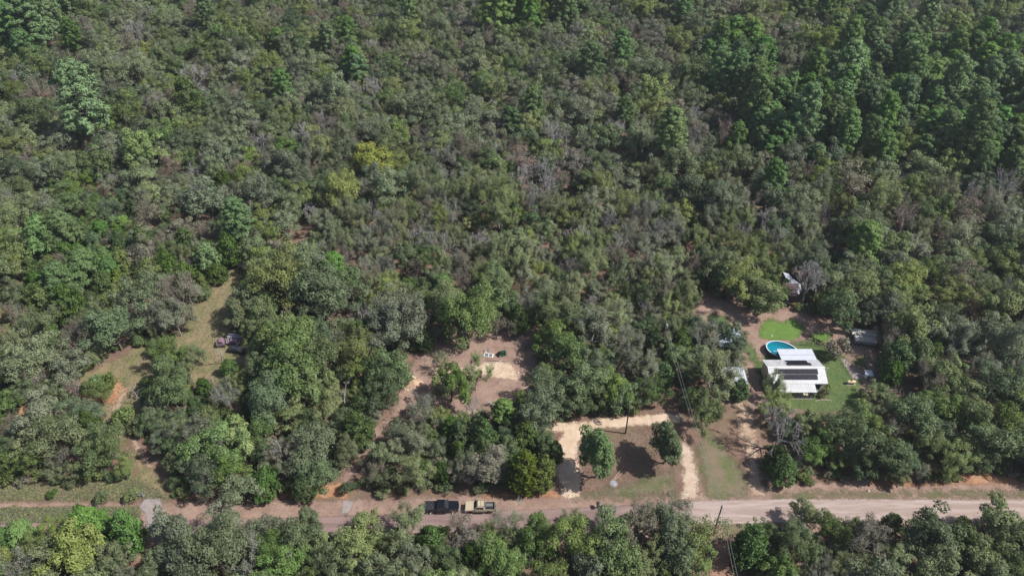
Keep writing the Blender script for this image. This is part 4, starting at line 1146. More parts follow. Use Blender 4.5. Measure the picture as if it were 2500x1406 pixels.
for i in range(14):                               # siding battens on both gables and the front
    y = wy0 + 0.2 + i * (wy1 - wy0 - 0.4) / 13
    zt = EZ + (RZ - EZ) * (1 - abs(y - RY) / (RY - HY0)) - 0.22
    bt.box(wx0 - 0.025, wx0 - 0.003, y - 0.03, y + 0.03, 0.1, zt)
    bt.box(wx1 + 0.003, wx1 + 0.025, y - 0.03, y + 0.03, 0.1, zt)
hp(bt, 'siding_batten', M['pinkwall'])['kind'] = 'stuff'
def roof_plane(mb, x0, x1, ya, za, yb, zb, th=0.07, rib=0.33, rh=0.045):
    """from low edge (ya,za) to high edge (yb,zb)"""
    up = yb > ya
    q = [(x0, ya, za), (x1, ya, za), (x1, yb, zb), (x0, yb, zb)]
    if not up: q = [q[1], q[0], q[3], q[2]]
    mb.slab(q, th)
    n = int((x1 - x0) / rib)
    nv = Vector((0, -(zb - za), abs(yb - ya))).normalized() * rh if up else Vector((0, (zb - za), abs(yb - ya))).normalized() * rh
    for i in range(n + 1):
        x = x0 + 0.03 + i * (x1 - x0 - 0.06) / n
        a0, a1 = Vector((x - 0.022, ya, za)), Vector((x + 0.022, ya, za)); b0, b1 = Vector((x - 0.012, yb, zb)), Vector((x + 0.012, yb, zb))
        mb.add([a0, a1, b1, b0, a0 + nv, a1 + nv, b1 + nv, b0 + nv], [(4, 5, 6, 7), (0, 4, 7, 3), (1, 2, 6, 5), (0, 1, 5, 4)])
fr = MB(); roof_plane(fr, HX0 - .1, HX1 + .1, HY0 - .05, EZ, RY, RZ)
hp(fr, 'roof', M['roof'])
rr_ = MB(); roof_plane(rr_, HX0 - .1, HX1 + .1, HY1 + .05, EZ, RY + .004, RZ)
hp(rr_, 'roof', M['roof'])
rc = MB(); rc.box(HX0 - .12, HX1 + .12, RY - 0.16, RY + 0.16, RZ + 0.02, RZ + 0.075, taper=(0, .1))
hp(rc, 'ridge_cap', M['trimw'])
for x in (56.9, 58.1):                            # roof vents on the rear slope
    v_ = MB(); z = EZ + (HY1 - 113.1) / (HY1 - RY) * (RZ - EZ); v_.tube([(x, 113.1, z), (x, 113.1, z + 0.34)], 0.07, 8); v_.lathe([(0.13, z + .3), (0.13, z + .36), (0.0, z + .42)], 8, Matrix.Translation((x, 113.1, 0)))
    hp(v_, 'roof_vent', M['galv'])
fg = MB(); fg.box(HX0 - .1, HX1 + .1, HY0 - .10, HY0 - .055, EZ - .2, EZ - .01); fg.box(HX0 - .1, HX1 + .1, HY1 + .055, HY1 + .10, EZ - .2, EZ - .01)
hp(fg, 'fascia', M['trimw'])
# solar panels: front slope two rows of seven, rear slope rows of five and six
def slope_pt(x, y, front, lift):
    if front: return Vector((x, y, EZ + (y - HY0 + .05) / (RY - HY0 + .05) * (RZ - EZ) + lift))
    return Vector((x, y, EZ + (HY1 + .05 - y) / (HY1 + .05 - RY) * (RZ - EZ) + lift))
def solar_row(x0, x1, y0, y1, n, front):
    wd = (x1 - x0) / n
    for i in range(n):
        a, b = x0 + i * wd + 0.012, x0 + (i + 1) * wd - 0.012
        pm = MB(); pm.slab([slope_pt(a, y0, front, .13), slope_pt(b, y0, front, .13), slope_pt(b, y1, front, .13), slope_pt(a, y1, front, .13)], 0.04)
        o = hp(pm, 'solar_panel', M['solar'])
        fm = MB()
        for (p, q) in (((a, y0), (b, y0)), ((b, y0), (b, y1)), ((b, y1), (a, y1)), ((a, y1), (a, y0))):
            fm.tube([slope_pt(p[0], p[1], front, .12), slope_pt(q[0], q[1], front, .12)], 0.016, 4)
        hp(fm, 'panel_frame', M['blackmatt'], o)
solar_row(55.3, 64.0, 109.9, 110.95, 8, True)
solar_row(56.0, 63.7, 108.72, 109.78, 7, True)
solar_row(58.35, 62.9, 113.35, 114.4, 4, False)
solar_row(58.15, 63.3, 112.2, 113.25, 5, False)
# windows
def window(cx, cy, z0, z1, wd, axis, face):
    f_ = MB()
    if axis == 'y':    # on a front wall facing -y at y = face
        for (a, b, c_, d_) in ((cx - wd / 2 - .07, cx + wd / 2 + .07, z1, z1 + .07), (cx - wd / 2 - .07, cx + wd / 2 + .07, z0 - .07, z0), (cx - wd / 2 - .07, cx - wd / 2, z0, z1), (cx + wd / 2, cx + wd / 2 + .07, z0, z1), (cx - .02, cx + .02, z0, z1)):
            f_.box(a, b, face - .06, face - .004, c_, d_)
        g_ = MB().box(cx - wd / 2, cx + wd / 2, face - .03, face - .006, z0, z1)
    else:
        s_ = -1 if axis == 'x-' else 1
        a0, a1 = sorted((face + s_ * .004, face + s_ * .06)); b0, b1 = sorted((face + s_ * .006, face + s_ * .03))
        for (a, b, c_, d_) in ((cy - wd / 2 - .07, cy + wd / 2 + .07, z1, z1 + .07), (cy - wd / 2 - .07, cy + wd / 2 + .07, z0 - .07, z0), (cy - wd / 2 - .07, cy - wd / 2, z0, z1), (cy + wd / 2, cy + wd / 2 + .07, z0, z1), (cy - .02, cy + .02, z0, z1)):
            f_.box(a0, a1, a, b, c_, d_)
        g_ = MB().box(b0, b1, cy - wd / 2, cy + wd / 2, z0, z1)
    o = hp(f_, 'window', M['browntrim'])
    hp(g_, 'pane', M['glass'], o)
window(0, 111.1, 0.95, 2.1, 0.9, 'x-', wx0)
window(0, 109.3, 0.95, 2.1, 0.9, 'x-', wx0)
window(0, 113.0, 1.0, 2.0, 0.9, 'x+', wx1)
window(63.75, 0, 0.85, 2.15, 1.3, 'y', wy0)
ac = MB().box(63.3, 64.2, wy0 - .5, wy0 - .08, 0.0, 0.62)
hp(ac, 'air_conditioner', M['galv'], bevel=0.03)
# front porch
PX0, PX1, PY0 = 55.2, 62.75, 106.15
pr = MB(); roof_plane(pr, PX0 - .1, PX1 + .15, PY0 - .12, 2.36, HY0 - .02, EZ - 0.10)
porch = hp(pr, 'porch_roof', M['roof'])
fl = MB().box(PX0, PX1, PY0, HY0 + .25, 0.0, 0.28); hp(fl, 'porch_floor', M['cream'], porch)
bm_ = MB().box(PX0, PX1, PY0 + .02, PY0 + .12, 2.02, 2.27); hp(bm_, 'porch_beam', M['browntrim'], porch)
npn = 8
for i in range(npn + 1):
    x = PX0 + 0.06 + i * (PX1 - PX0 - 0.12) / npn
    hp(MB().box(x - .05, x + .05, PY0 + .03, PY0 + .13, 0.28, 2.02), 'porch_post', M['browntrim'], porch)
    if i < npn:
        x2 = PX0 + 0.06 + (i + 1) * (PX1 - PX0 - 0.12) / npn
        hp(MB().box(x + .06, x2 - .06, PY0 + .06, PY0 + .09, 0.30, 1.25), 'railing_panel', M['screen'], porch)
        hp(MB().lathe([(0, 1.9), (.05, 1.93), (.06, 1.98), (0, 2.02)], 8, Matrix.Translation(((x + x2) / 2, PY0 - .02, 0))), 'light_bulb', M['trimw'], porch)
hp(MB().box(PX1 - .04, PX1 + .02, PY0 + .12, HY0 + .2, 0.28, 1.25), 'railing_panel', M['screen'], porch)
# rear addition
AX0, AX1, AY1 = 58.0, 65.45, 118.55
ad = MB(); roof_plane(ad, AX0 - .1, AX1 + .1, AY1 + .05, 2.5, HY1 + .11, 2.78, rib=0.9, rh=0.012)
add_roof = hp(ad, 'rear_roof', M['roof2'])
hp(MB().box(AX0 + .1, AX1 - .1, HY1 - .2, AY1 - .2, 0, 2.38), 'rear_wall', M['plank'])
hp(MB().box(AX0 - .08, AX1 + .08, 116.55, 116.62, 2.66, 2.70), 'roof_seam', M['galv'], add_roof)
# leaning board fence on the right wall
bf = thing('board_fence', 'short dark brown board fence along the right wall of the house', 'fence', (66.3, 110.6, 0))
for i in range(11):
    y = -1.9 + i * 0.36
    MB().box(-.02, .02, y, y + .31, 0.05, 1.55 - 0.03 * (i % 3)).build('fence_board', M['plank'], bf)
for z in (0.45, 1.25): MB().box(-.07, -.022, -1.9, 2.05, z, z + .09).build('rail', M['plank'], bf)
am = thing('antenna_mast', 'thin white antenna mast at the right end of the house', 'antenna', (66.05, 110.9, 0))
MB().tube([(0, 0, 0), (0, 0, 4.6)], 0.035, 6).build('mast', M['trimw'], am)
MB().tube([(-.45, 0, 4.45), (.45, .1, 4.5)], 0.02, 5).tube([(-.3, -.25, 4.3), (-.3, .25, 4.3)], 0.015, 5).build('antenna_arm', M['trimw'], am)
# corner planting and stones
for i, (x, y, s, lf, lab) in enumerate(((66.5, 109.2, .62, 'yg', 'tall yellow-green plant at the right wall of the house'), (65.6, 107.3, .72, 'yg', 'yellow-leaved bush at the front corner of the house'), (64.5, 106.8, .45, 'rust', 'low reddish plant between porch and front corner'))):
    P = PROTO['shrub%d' % (i % 3)]
    o = thing('garden_shrub', lab, 'shrub', (x, y, 0), i * 1.3, 'plants at the house corner'); o.scale = (s, s, s * 1.1)
    link('stem', P['trunk'], o); c_ = link('foliage', P['crown'], o)
    c_.material_slots[0].link = 'OBJECT'; c_.material_slots[0].material = LM[lf]
sb = thing('stone_border', 'border of pale pink stones round the corner bed of the house', 'stones', (64.6, 106.0, 0))
for i in range(12):
    a = i / 11
    x, y = -1.5 + 3.2 * a, -0.25 + 0.35 * math.sin(a * 3) + rng.uniform(-.08, .08)
    r = rng.uniform(.13, .2)
    MB().lathe([(0, 0), (r, .02), (r * .9, .12), (r * .4, .19), (0, .2)], 7, Matrix.Translation((x, y, 0))).build('stone', M['stone'], sb)

# --- pool: oval, long axis turned
pool = thing('pool', 'oval above-ground pool with turquoise water behind the house', 'pool', (59.75, 119.6, 0), math.radians(-28))
def oval(a, b, z, n=40):
    return [Vector((a * math.cos(6.28318 * k / n), b * math.sin(6.28318 * k / n), z)) for k in range(n)]
def ring_wall(mb, a, b, z0, z1, n=40):
    return mb.add(oval(a, b, z0, n) + oval(a, b, z1, n), [(k, (k + 1) % n, n + (k + 1) % n, n + k) for k in range(n)])
PA, PB = 3.55, 2.55
ring_wall(MB(), PA, PB, 0, 1.24).build('pool_wall', M['poolwall'], pool, smooth=True)
ring_wall(MB(), PA - .08, PB - .08, 0.1, 1.24).build('liner', M['liner'], pool, smooth=True)
n = 40
rim = MB().add(oval(PA - .12, PB - .12, 1.24) + oval(PA + .08, PB + .08, 1.24) + oval(PA - .12, PB - .12, 1.29) + oval(PA + .08, PB + .08, 1.29),
    [q for k in range(n) for q in ((2 * n + k, 3 * n + k, 3 * n + (k + 1) % n, 2 * n + (k + 1) % n), (n + k, n + (k + 1) % n, 3 * n + (k + 1) % n, 3 * n + k), (k, 2 * n + k, 2 * n + (k + 1) % n, (k + 1) % n), (k, (k + 1) % n, n + (k + 1) % n, n + k))])
rim.build('rim', M['poolrim'], pool)
MB().add(oval(PA - .085, PB - .085, 0.98), [tuple(range(n))]).build('water', WATER, pool)
MB().add(oval(PA - .09, PB - .09, 0.09), [tuple(range(n))]).build('pool_floor', M['liner'], pool)
for k in range(14):
    a = 6.28318 * k / 14
    x, y = (PA + .04) * math.cos(a), (PB + .04) * math.sin(a)
    MB().box(-.06, .06, -.05, .05, 0, 1.24, Matrix.Translation((x, y, 0)) @ Matrix.Rotation(math.atan2(y / PB ** 2, x / PA ** 2), 4, 'Z')).build('support_post', M['poolwall'], pool)
lad = thing('pool_ladder', 'blue ladder hanging over the near rim of the pool', 'ladder', (58.15, 118.1, 0), math.radians(35))
for s_ in (-.28, .28): MB().tube([(s_, -.5, 0), (s_, -.15, 1.75), (s_, .15, 1.75), (s_, .5, 0.5)], 0.04, 6).build('ladder_rail', M['blue'], lad)
for i in range(4): MB().box(-.28, .28, -.48 + i * .08, -.36 + i * .08, .3 + i * .36, .35 + i * .36).build('step', M['blue'], lad)
cr_ = thing('cover_reel', 'thin pale cover roller lying across the pool', 'roller', (59.9, 119.0, 1.33), 0)
MB().tube([(-2.2, 0.1, 0), (2.0, 0.1, 0)], 0.05, 8).build('roller_tube', M['poolrim'], cr_)
for s_ in (-2.25, 2.02): MB().box(s_, s_ + .06, -.05, .25, -.03, .12).build('end_bracket', M['poolrim'], cr_)

# --- pickups. local x forward, origin on the ground at the middle
def wheel_parts(root, x, y, r, w_, rim_mat, s):
    MT = Matrix.Translation((x, y, r)) @ Matrix.Rotation(math.radians(90), 4, 'X')
    wheel = MB().lathe([(r * .62, -w_ / 2), (r * .92, -w_ / 2), (r, -w_ / 2 + .04), (r, w_ / 2 - .04), (r * .92, w_ / 2), (r * .62, w_ / 2), (r * .62, -w_ / 2)], 24, MT).build('wheel', M['rubber'], root, smooth=False)
    rm = MB().lathe([(0, -s * .0 - w_ * .32), (r * .2, -w_ * .36), (r * .56, -w_ * .22), (r * .63, -w_ * .44), (r * .63, w_ * .44), (r * .56, w_ * .22), (r * .2, w_ * .36), (0, w_ * .32)], 20, MT).build('rim', rim_mat, wheel)
    for k in range(5):
        a = k * 6.28318 / 5
        for sd_ in (-1, 1):
            pass
    return wheel
def pickup(root, L, Wd, paint, rim_mat, cover, bedmat, lift=0.0, r=0.39, rackmat=None):
    hw = Wd / 2
    x0, x1 = -L / 2, L / 2
    xf, xr = x1 - L * 0.165, x0 + L * 0.205       # axles
    zb = 0.50 + lift
    def arch(cx, rad):
        return [(cx + rad * math.cos(a), max(zb, r + rad * math.sin(a))) for a in [math.pi * i / 10 for i in range(11)]]
    cb, cf = x0 + L * 0.335, x0 + L * 0.715       # cab back and front (beltline)
    belt, hood, nose = 1.13 + lift, 1.11 + lift, 0.98 + lift
    ra = r + 0.10
    bed_z = 0.78 + lift
    rail = 1.17 + lift
    low = [(x0 + .06, zb + .1)] + [(xr - ra - .02, zb)] + list(reversed(arch(xr, ra))) + [(xf - ra - .02, zb - .02)] + list(reversed(arch(xf, ra))) + [(x1 - .1, zb), (x1, zb + .18), (x1 - .02, nose - .1), (x1 - .12, nose), (cf + .12, hood), (cf, belt), (cb, belt), (cb, bed_z), (x0 + .06, bed_z)]
    body = MB().prism(low, -hw, hw).build('body', paint, root, 0.03)
    bw = MB()                                     # bed walls and tailgate
    for s_ in (-1, 1):
        pa = [(x0 + .05, bed_z - .02), (xr - ra, bed_z - .02), (cb - .005, bed_z - .02), (cb - .005, rail), (x0 + .05, rail)]
        bw.prism(pa, s_ * hw - (0.09 if s_ > 0 else 0), s_ * hw + (0.09 if s_ < 0 else 0))
    bw.build('bed_side', paint, root, 0.015)
    MB().box(x0, x0 + .07, -hw + .1, hw - .1, bed_z - .1, rail - .01).build('tailgate', paint, root, 0.015)
    MB().box(x0 + .09, cb - .03, -hw + .1, hw - .1, bed_z + .004, bed_z + .03).build('bed_liner', bedmat, root)
    if cover: MB().box(x0 + .03, cb - .02, -hw + .03, hw - .03, rail + .004, rail + .07).build('bed_cover', bedmat, root, 0.02)
    # cab
    rz = 1.80 + lift
    ty = 0.17
    bl, br_, tl, tr_ = (cb + .02), cf - .02, cb + .16, cf - L * .125
    v = [(bl, -hw + .03, belt - .01), (br_, -hw + .03, belt - .01), (br_, hw - .03, belt - .01), (bl, hw - .03, belt - .01), (tl, -hw + ty, rz), (tr_, -hw + ty, rz), (tr_, hw - ty, rz), (tl, hw - ty, rz)]
    MB().add(v, [(4, 5, 6, 7), (0, 1, 5, 4), (1, 2, 6, 5), (2, 3, 7, 6), (3, 0, 4, 7), (3, 2, 1, 0)]).build('cab', paint, root, 0.05)
    V = [Vector(p) for p in v]
    def pane(nm, a, b, c, d, i0, i1, j0, j1, off):
        P = lambda u, w2: (a * (1 - u) + b * u) * (1 - w2) + (d * (1 - u) + c * u) * w2
        q = [P(i0, j0), P(i1, j0), P(i1, j1), P(i0, j1)]
        nn = (q[1] - q[0]).cross(q[3] - q[0]).normalized()
        MB().slab([p + nn * off for p in q], off + .01).build(nm, M['glass'], root)
    pane('windshield', V[1], V[2], V[6], V[5], .06, .94, .10, .93, .012)
    pane('rear_window', V[3], V[0], V[4], V[7], .10, .90, .25, .88, .012)
    for (a, b, c, d) in ((V[0], V[1], V[5], V[4]), (V[2], V[3], V[7], V[6])):
        flip = a.y > 0
        pane('side_window', a, b, c, d, .09, .485, .14, .86, .012)
        pane('side_window', a, b, c, d, .515, .90, .14, .86, .012)
    for s_ in (-1, 1):
        for xx in (cb + .55, cb + 1.55):
            MB().box(xx, xx + .22, s_ * (hw + .015) - .012, s_ * (hw + .015) + .012, belt - .16, belt - .11).build('door_handle', M['chrome'] if paint is M['black'] else paint, root)
        mx_ = cf - .28
        MB().box(mx_ - .09, mx_ + .09, s_ * (hw + .13) - .10, s_ * (hw + .13) + .10, belt + .02, belt + .22).build('mirror', M['blackmatt'], root, 0.02)
        MB().box(x1 - .10, x1 + .012, s_ * (hw - .22) - .17, s_ * (hw - .22) + .17, nose - .26, nose - .10).build('headlight', M['lamp'], root, 0.02)
        MB().box(x0 - .012, x0 + .08, s_ * (hw - .075) - .07, s_ * (hw - .075) + .06, bed_z + .04, rail - .06).build('taillight', M['red'], root)
        MB().box(cb + .05, cf - .25, s_ * (hw + .06) - .09, s_ * (hw + .06) + .06, zb - .12, zb - .06).build('running_board', M['blackmatt'], root)
    MB().box(x1 - .03, x1 + .07, -hw + .08, hw - .08, zb - .02, zb + .2).build('front_bumper', M['chrome'] if paint is M['black'] else M['blackmatt'], root, 0.03)
    MB().box(x0 - .10, x0 + .03, -hw + .1, hw - .1, zb + .02, zb + .2).build('rear_bumper', M['chrome'] if paint is M['black'] else M['blackmatt'], root, 0.03)
    MB().box(x1 - .03, x1 + .02, -hw + .42, hw - .42, nose - .42, nose - .1).build('grille', M['blackmatt'], root)
    MB().box(x0 + .2, x1 - .3, -hw + .25, hw - .25, 0.32 + lift, 0.62 + lift).build('underbody', M['blackmatt'], root)
    for x in (xf, xr):
        for s_ in (-1, 1): wheel_parts(root, x, s_ * (hw - .14), r, .27, rim_mat, s_)
pb = at(1078, 1251.5)
bt_ = thing('pickup_truck', 'black crew-cab pickup truck facing right on the roadside', 'truck', (pb.x, pb.y + 0.70, 0.055), math.radians(1.5), 'trucks parked on the roadside')
pickup(bt_, 6.25, 2.0, M['black'], M['chrome'], True, M['blackmatt'], 0.12, 0.42)
for i in range(5): MB().lathe([(0, 0), (.05, .01), (.03, .06), (0, .07)], 6, Matrix.Translation((-2.3 + .25 * i, -.5 + .3 * (i % 3), 1.36))).build('cover_latch', M['galv'], bt_)
pt = at(1172, 1251.0)
tt_ = thing('pickup_truck', 'tan double-cab pickup truck facing left with its open bed black', 'truck', (pt.x, pt.y + 0.65, 0.055), math.radians(180), 'trucks parked on the roadside')
pickup(tt_, 5.45, 1.9, M['tan'], M['darkrim'], False, M['blackmatt'], 0.10, 0.39)
rk = MB()
for s_ in (-.62, .62): rk.tube([(-.9, s_, 1.96), (.55, s_, 1.96)], .025, 6)
for x in (-.8, -.2, .4): rk.tube([(x, -.62, 1.96), (x, .62, 1.96)], .02, 6)
rk.build('roof_rack', M['blackmatt'], tt_)
MB().box(-2.3, -1.0, -.55, .1, 0.92, 1.12).build('bed_box', M['screen'], tt_, 0.02)

# --- mailbox
mp = at(1459, 1240)
mb_ = thing('mailbox', 'black mailbox with a white panel on a post at the roadside', 'mailbox', (mp.x, mp.y, 0.03))
MB().box(-.05, .05, -.05, .05, 0, 1.0).build('post', M['post'], mb_)
MB().prism([(-.28, 1.0), (.28, 1.0), (.28, 1.25), (.2, 1.36), (0, 1.4), (-.2, 1.36), (-.28, 1.25)], -.45, .45).build('box', M['blackmatt'], mb_)
MB().box(.30, .62, -.08, .08, 0.75, 1.15).build('paper_tube', M['whitejunk'], mb_)

# --- utility poles and lines
def util_pole(px, py, h, label, arm=False, trans=False, ang=0):
    g = at(px, py)
    o = thing('utility_pole', label, 'utility pole', (g.x, g.y, 0), ang, 'utility poles')
    MB().tube([(0, 0, -.2), (0, 0, h)], 0.17, 8, 0.11).build('pole_shaft', M['pole'], o)
    MB().lathe([(.03, h), (.07, h + .06), (.04, h + .18), (0, h + .22)], 8).build('insulator', M['galv'], o)
    for k in range(3):
        MB().box(.10, .20, -.04, .04, h - .5 - .45 * k, h - .38 - .45 * k).build('bracket', M['galv'], o)
    if trans:
        MB().lathe([(0, 0), (.24, 0), (.26, .05), (.26, .8), (.2, .88), (0, .9)], 14, Matrix.Translation((.38, 0, h - 1.7))).build('transformer', M['galv'], o)
    return g
g1 = util_pole(1527, 1058, 8.2, 'dark wooden utility pole in the yard beside the driveway')
g2 = util_pole(1741, 1306, 9.0, 'dark utility pole between the road and the trees near the dirt track')
g3 = util_pole(1612, 862, 9.5, 'utility pole with grey transformer standing among the trees left of the yard', trans=True)
def wire(a, b, sag, label, n=14):
    pts = []
    for i in range(n + 1):
        u = i / n
        p = a.lerp(b, u); p.z -= sag * 4 * u * (1 - u)
        pts.append(p - a)
    o = tag(link('power_line', None, None, a), label, 'power line', 'power lines')
    MB().tube(pts, 0.022, 4).build('wire', M['wire'], o)
top = lambda g, h: Vector((g.x, g.y, h))
wire(top(g3, 9.6), top(g2, 9.15), 1.0, 'upper power line from the transformer pole to the roadside pole')
wire(top(g3, 8.3), top(g2, 8.1), 1.3, 'lower power line from the transformer pole to the roadside pole')
e1 = at(1800, 1440, 7.6)
wire(top(g2, 9.15), Vector((e1.x, e1.y - 30, 9.1)), 0.9, 'upper power line running down past the red path')
wire(top(g2, 8.1), Vector((e1.x - .6, e1.y - 30, 8.0)), 1.1, 'lower power line running down past the red path')

# --- pipe gate of the meadow
ga, gb = at(322, 1213), at(351, 1213)
gt = thing('gate', 'low pale pipe gate between two posts at the meadow entrance', 'gate', ((ga.x + gb.x) / 2, ga.y, 0))
hwid = (gb.x - ga.x) / 2
for s_ in (-1, 1): MB().tube([(s_ * hwid, 0, 0), (s_ * hwid, 0, 1.25)], .09, 8).build('gate_post', M['palejunk'], gt)
for z in (.45, .75, 1.05): MB().tube([(-hwid, 0, z), (hwid, 0, z)], .035, 6).build('gate_rail', M['palejunk'], gt)

# --- tall poles lying in the yard, utility lid, blue lid
def lying(name, label, cat, ax, ay, bx, by, r, mat, z=0.06, group=None):
    a, b = at(ax, ay), at(bx, by)
    o = thing(name, label, cat, ((a.x + b.x) / 2, (a.y + b.y) / 2, z + r), math.atan2(b.y - a.y, b.x - a.x), group)
    Ln = (b - a).length / 2
    MB().tube([(-Ln, 0, 0), (0, 0.04, 0.02), (Ln, 0, 0)], r, 6, r * .7).build('pole_shaft', mat, o)
lying('wooden_pole', 'longer pale pole lying on the brown yard by the utility lid', 'pole', 1497, 1171, 1524, 1138, .06, M['palewood'], group='poles lying on the brown yard')
lying('wooden_pole', 'shorter pale pole lying beside the longer one on the brown yard', 'pole', 1500, 1172, 1528, 1146, .045, M['palewood'], group='poles lying on the brown yard')
lp = at(1498, 1180)
ld = thing('manhole', 'round grey utility lid set in the brown yard', 'lid', (lp.x, lp.y, 0.02))
MB().lathe([(0, .12), (.55, .10), (.62, 0)], 16).build('lid', M['galv'], ld)
MB().lathe([(.62, .0), (.75, .06), (.8, 0)], 16).build('collar', M['concrete'], ld)
lp = at(1590, 1082)
ld = thing('meter_box', 'small blue-grey meter box on the yard beside the round oak', 'meter box', (lp.x, lp.y, 0.0), .4)
MB().box(-.28, .28, -.2, .2, 0, .28).build('box', M['galv'], ld, 0.02)
MB().box(-.3, .3, -.22, .22, .283, .33).build('lid', M['blue'], ld)

# --- things in the dirt clearing
wp = at(1193, 868)
fr_ = thing('window_frame', 'white two-pane frame lying flat in the clearing', 'frame', (wp.x, wp.y, 0.05), math.radians(-8))
for (a, b, c, d) in ((-1.1, 1.1, -.6, -.45), (-1.1, 1.1, .45, .6), (-1.1, -.9, -.45, .45), (.75, 1.1, -.45, .45), (-.1, .08, -.45, .45)): MB().box(a, b, c, d, 0, .12).build('frame_bar', M['whitejunk'], fr_)
MB().box(-.9, -.1, -.45, .45, .02, .05).build('pane', M['screen'], fr_); MB().box(.08, .75, -.45, .45, .02, .05).build('pane', M['screen'], fr_)
wp = at(1187, 861)
cw = thing('plastic_crate', 'small white plastic crate lying behind the white frame', 'crate', (wp.x, wp.y, 0.03), .3)
for (a, b, c, d) in ((-.32, .32, -.22, -.19), (-.32, .32, .19, .22), (-.32, -.29, -.19, .19), (.29, .32, -.19, .19)): MB().box(a, b, c, d, 0, .3).build('side_panel', M['whitejunk'], cw)
MB().box(-.29, .29, -.19, .19, 0, .03).build('base', M['whitejunk'], cw)
wp = at(1192, 858)
st_ = thing('stump_post', 'short grey wooden post standing in the clearing behind the white frame', 'post', (wp.x, wp.y, 0))
MB().tube([(0, 0, -.1), (.02, 0, 1.5)], .13, 8, .11).build('post_shaft', TWIG, st_)
gp = at(1226, 866)
gm = thing('garden_tractor', 'dark green garden machine with a hood in the clearing', 'garden machine', (gp.x, gp.y, 0.03), math.radians(20))
MB().box(-.2, .85, -.38, .38, .45, .95).build('hood', M['greenplastic'], gm, 0.06)
MB().box(-.95, -.2, -.5, .5, .4, .62).build('fender', M['greenplastic'], gm, 0.04)
MB().box(-.75, -.35, -.26, .26, .62, 1.05).build('seat', M['blackmatt'], gm, 0.05)
MB().box(-.35, .75, -.62, .62, .12, .3).build('mower_deck', M['greenplastic'], gm, 0.04)
MB().tube([(-.1, 0, .9), (-.28, 0, 1.2)], .03, 6).lathe([(.2, 1.2), (.23, 1.22), (.2, 1.24), (.17, 1.22), (.2, 1.2)], 12, Matrix.Translation((-.28, 0, 0))).build('steering_wheel', M['blackmatt'], gm)
for x, r_ in ((.6, .24), (-.6, .34)):
    for s_ in (-.48, .48): wheel_parts(gm, x, s_, r_, .2, M['galv'], 1)
lying('pipe', 'longer white pipe lying at the edge of the pale sand', 'pipe', 1178, 889, 1216, 884, .05, M['whitejunk'], group='white pipes lying by the sand')
lying('pipe', 'shorter white pipe crossing the longer one on the pale sand', 'pipe', 1208, 892, 1227, 880, .055, M['whitejunk'], .12, group='white pipes lying by the sand')
lying('pipe', 'thin grey pole lying behind the white pipes in the clearing', 'pole', 1190, 881, 1240, 883, .04, M['post'], group='white pipes lying by the sand')
ep = at(1193, 990)
eb = thing('electric_pedestal', 'grey electric meter cabinet standing at the front of the clearing', 'cabinet', (ep.x, ep.y, 0), .2)
MB().box(-.3, .3, -.18, .18, .35, 1.15).build('cabinet', M['galv'], eb, 0.03)
MB().tube([(0, 0.1, 0), (0, .1, 1.5)], .05, 6).build('conduit', M['galv'], eb)
MB().box(-.12, .12, -.22, -.18, .65, .95).build('meter', M['glass'], eb)
MB().box(.38, .9, -.1, .25, 0, .55).build('lower_box', M['galv'], eb, 0.02)
bp = at(1272, 806)
def brush(name, label, x, y, R, n, mat, seed, h=0.8):
    r_ = np.random.default_rng(seed)
    o = thing(name, label, 'brush pile', (x, y, 0))
    sg = []
    for i in range(n):
        p = np.array([*(r_.normal(size=2) * R * .45), abs(r_.normal()) * h * .4 + .05]); a = r_.uniform(0, 6.28); d = np.array([math.cos(a), math.sin(a), r_.normal() * .3]) * r_.uniform(.5, 1.6)
        sg.append((*(p - d * .5), *(p + d * .5), .05, .025))
    tag(link('branches', tubes_mesh(name, sg, 4, mat), o), kind='stuff')
brush('brush_pile', 'grey pile of cut branches at the back of the clearing', bp.x, bp.y, 1.5, 150, TWIG, 3)
bp = at(2198, 945); brush('brush_pile', 'brown-grey brush pile beside the bushy oak and coop', bp.x, bp.y, 2.6, 420, TWIGB, 4, 1.0)
bp = at(1270, 840); brush('brush_pile', 'low pile of brown branches beside the green garden machine', bp.x + .6, bp.y, 1.8, 200, TWIGB, 6, .7)
mp_ = at(1005, 936)
mo = thing('dirt_mound', 'eroded orange dirt mound at the left of the clearing', 'mound', (mp_.x, mp_.y, 0))
mv, mq = [], []
nr_ = 14
for j in range(nr_ + 1):
    for i in range(nr_ + 1):
        x, y = -2.6 + 5.2 * i / nr_, -1.7 + 3.4 * j / nr_
        rr2 = math.hypot(x / 2.5, y / 1.6)
        h_ = 0.95 * max(0, 1 - rr2 ** 1.6) * (1 + .25 * math.sin(x * 3.1 + y * 2)) + .12 * math.sin(x * 5) * math.sin(y * 6) * max(0, 1 - rr2)
        mv.append((x, y, h_ - .03))
for j in range(nr_):
    for i in range(nr_): a = j * (nr_ + 1) + i; mq.append((a, a + 1, a + nr_ + 2, a + nr_ + 1))
mm, t = nodes_mat('mound soil')
col, hh = two((0.40, 0.25, 0.165), (0.50, 0.35, 0.25), (0.24, 0.14, 0.09), 0.8, 3.0, .6)(t, geo(t))
output(t, principled(t, col, .95, 0, .1, bump(t, hh, .1, .7)))
link('mound_soil', mesh_from('mound', mv, quads=mq, mat=mm, smooth=True), mo)

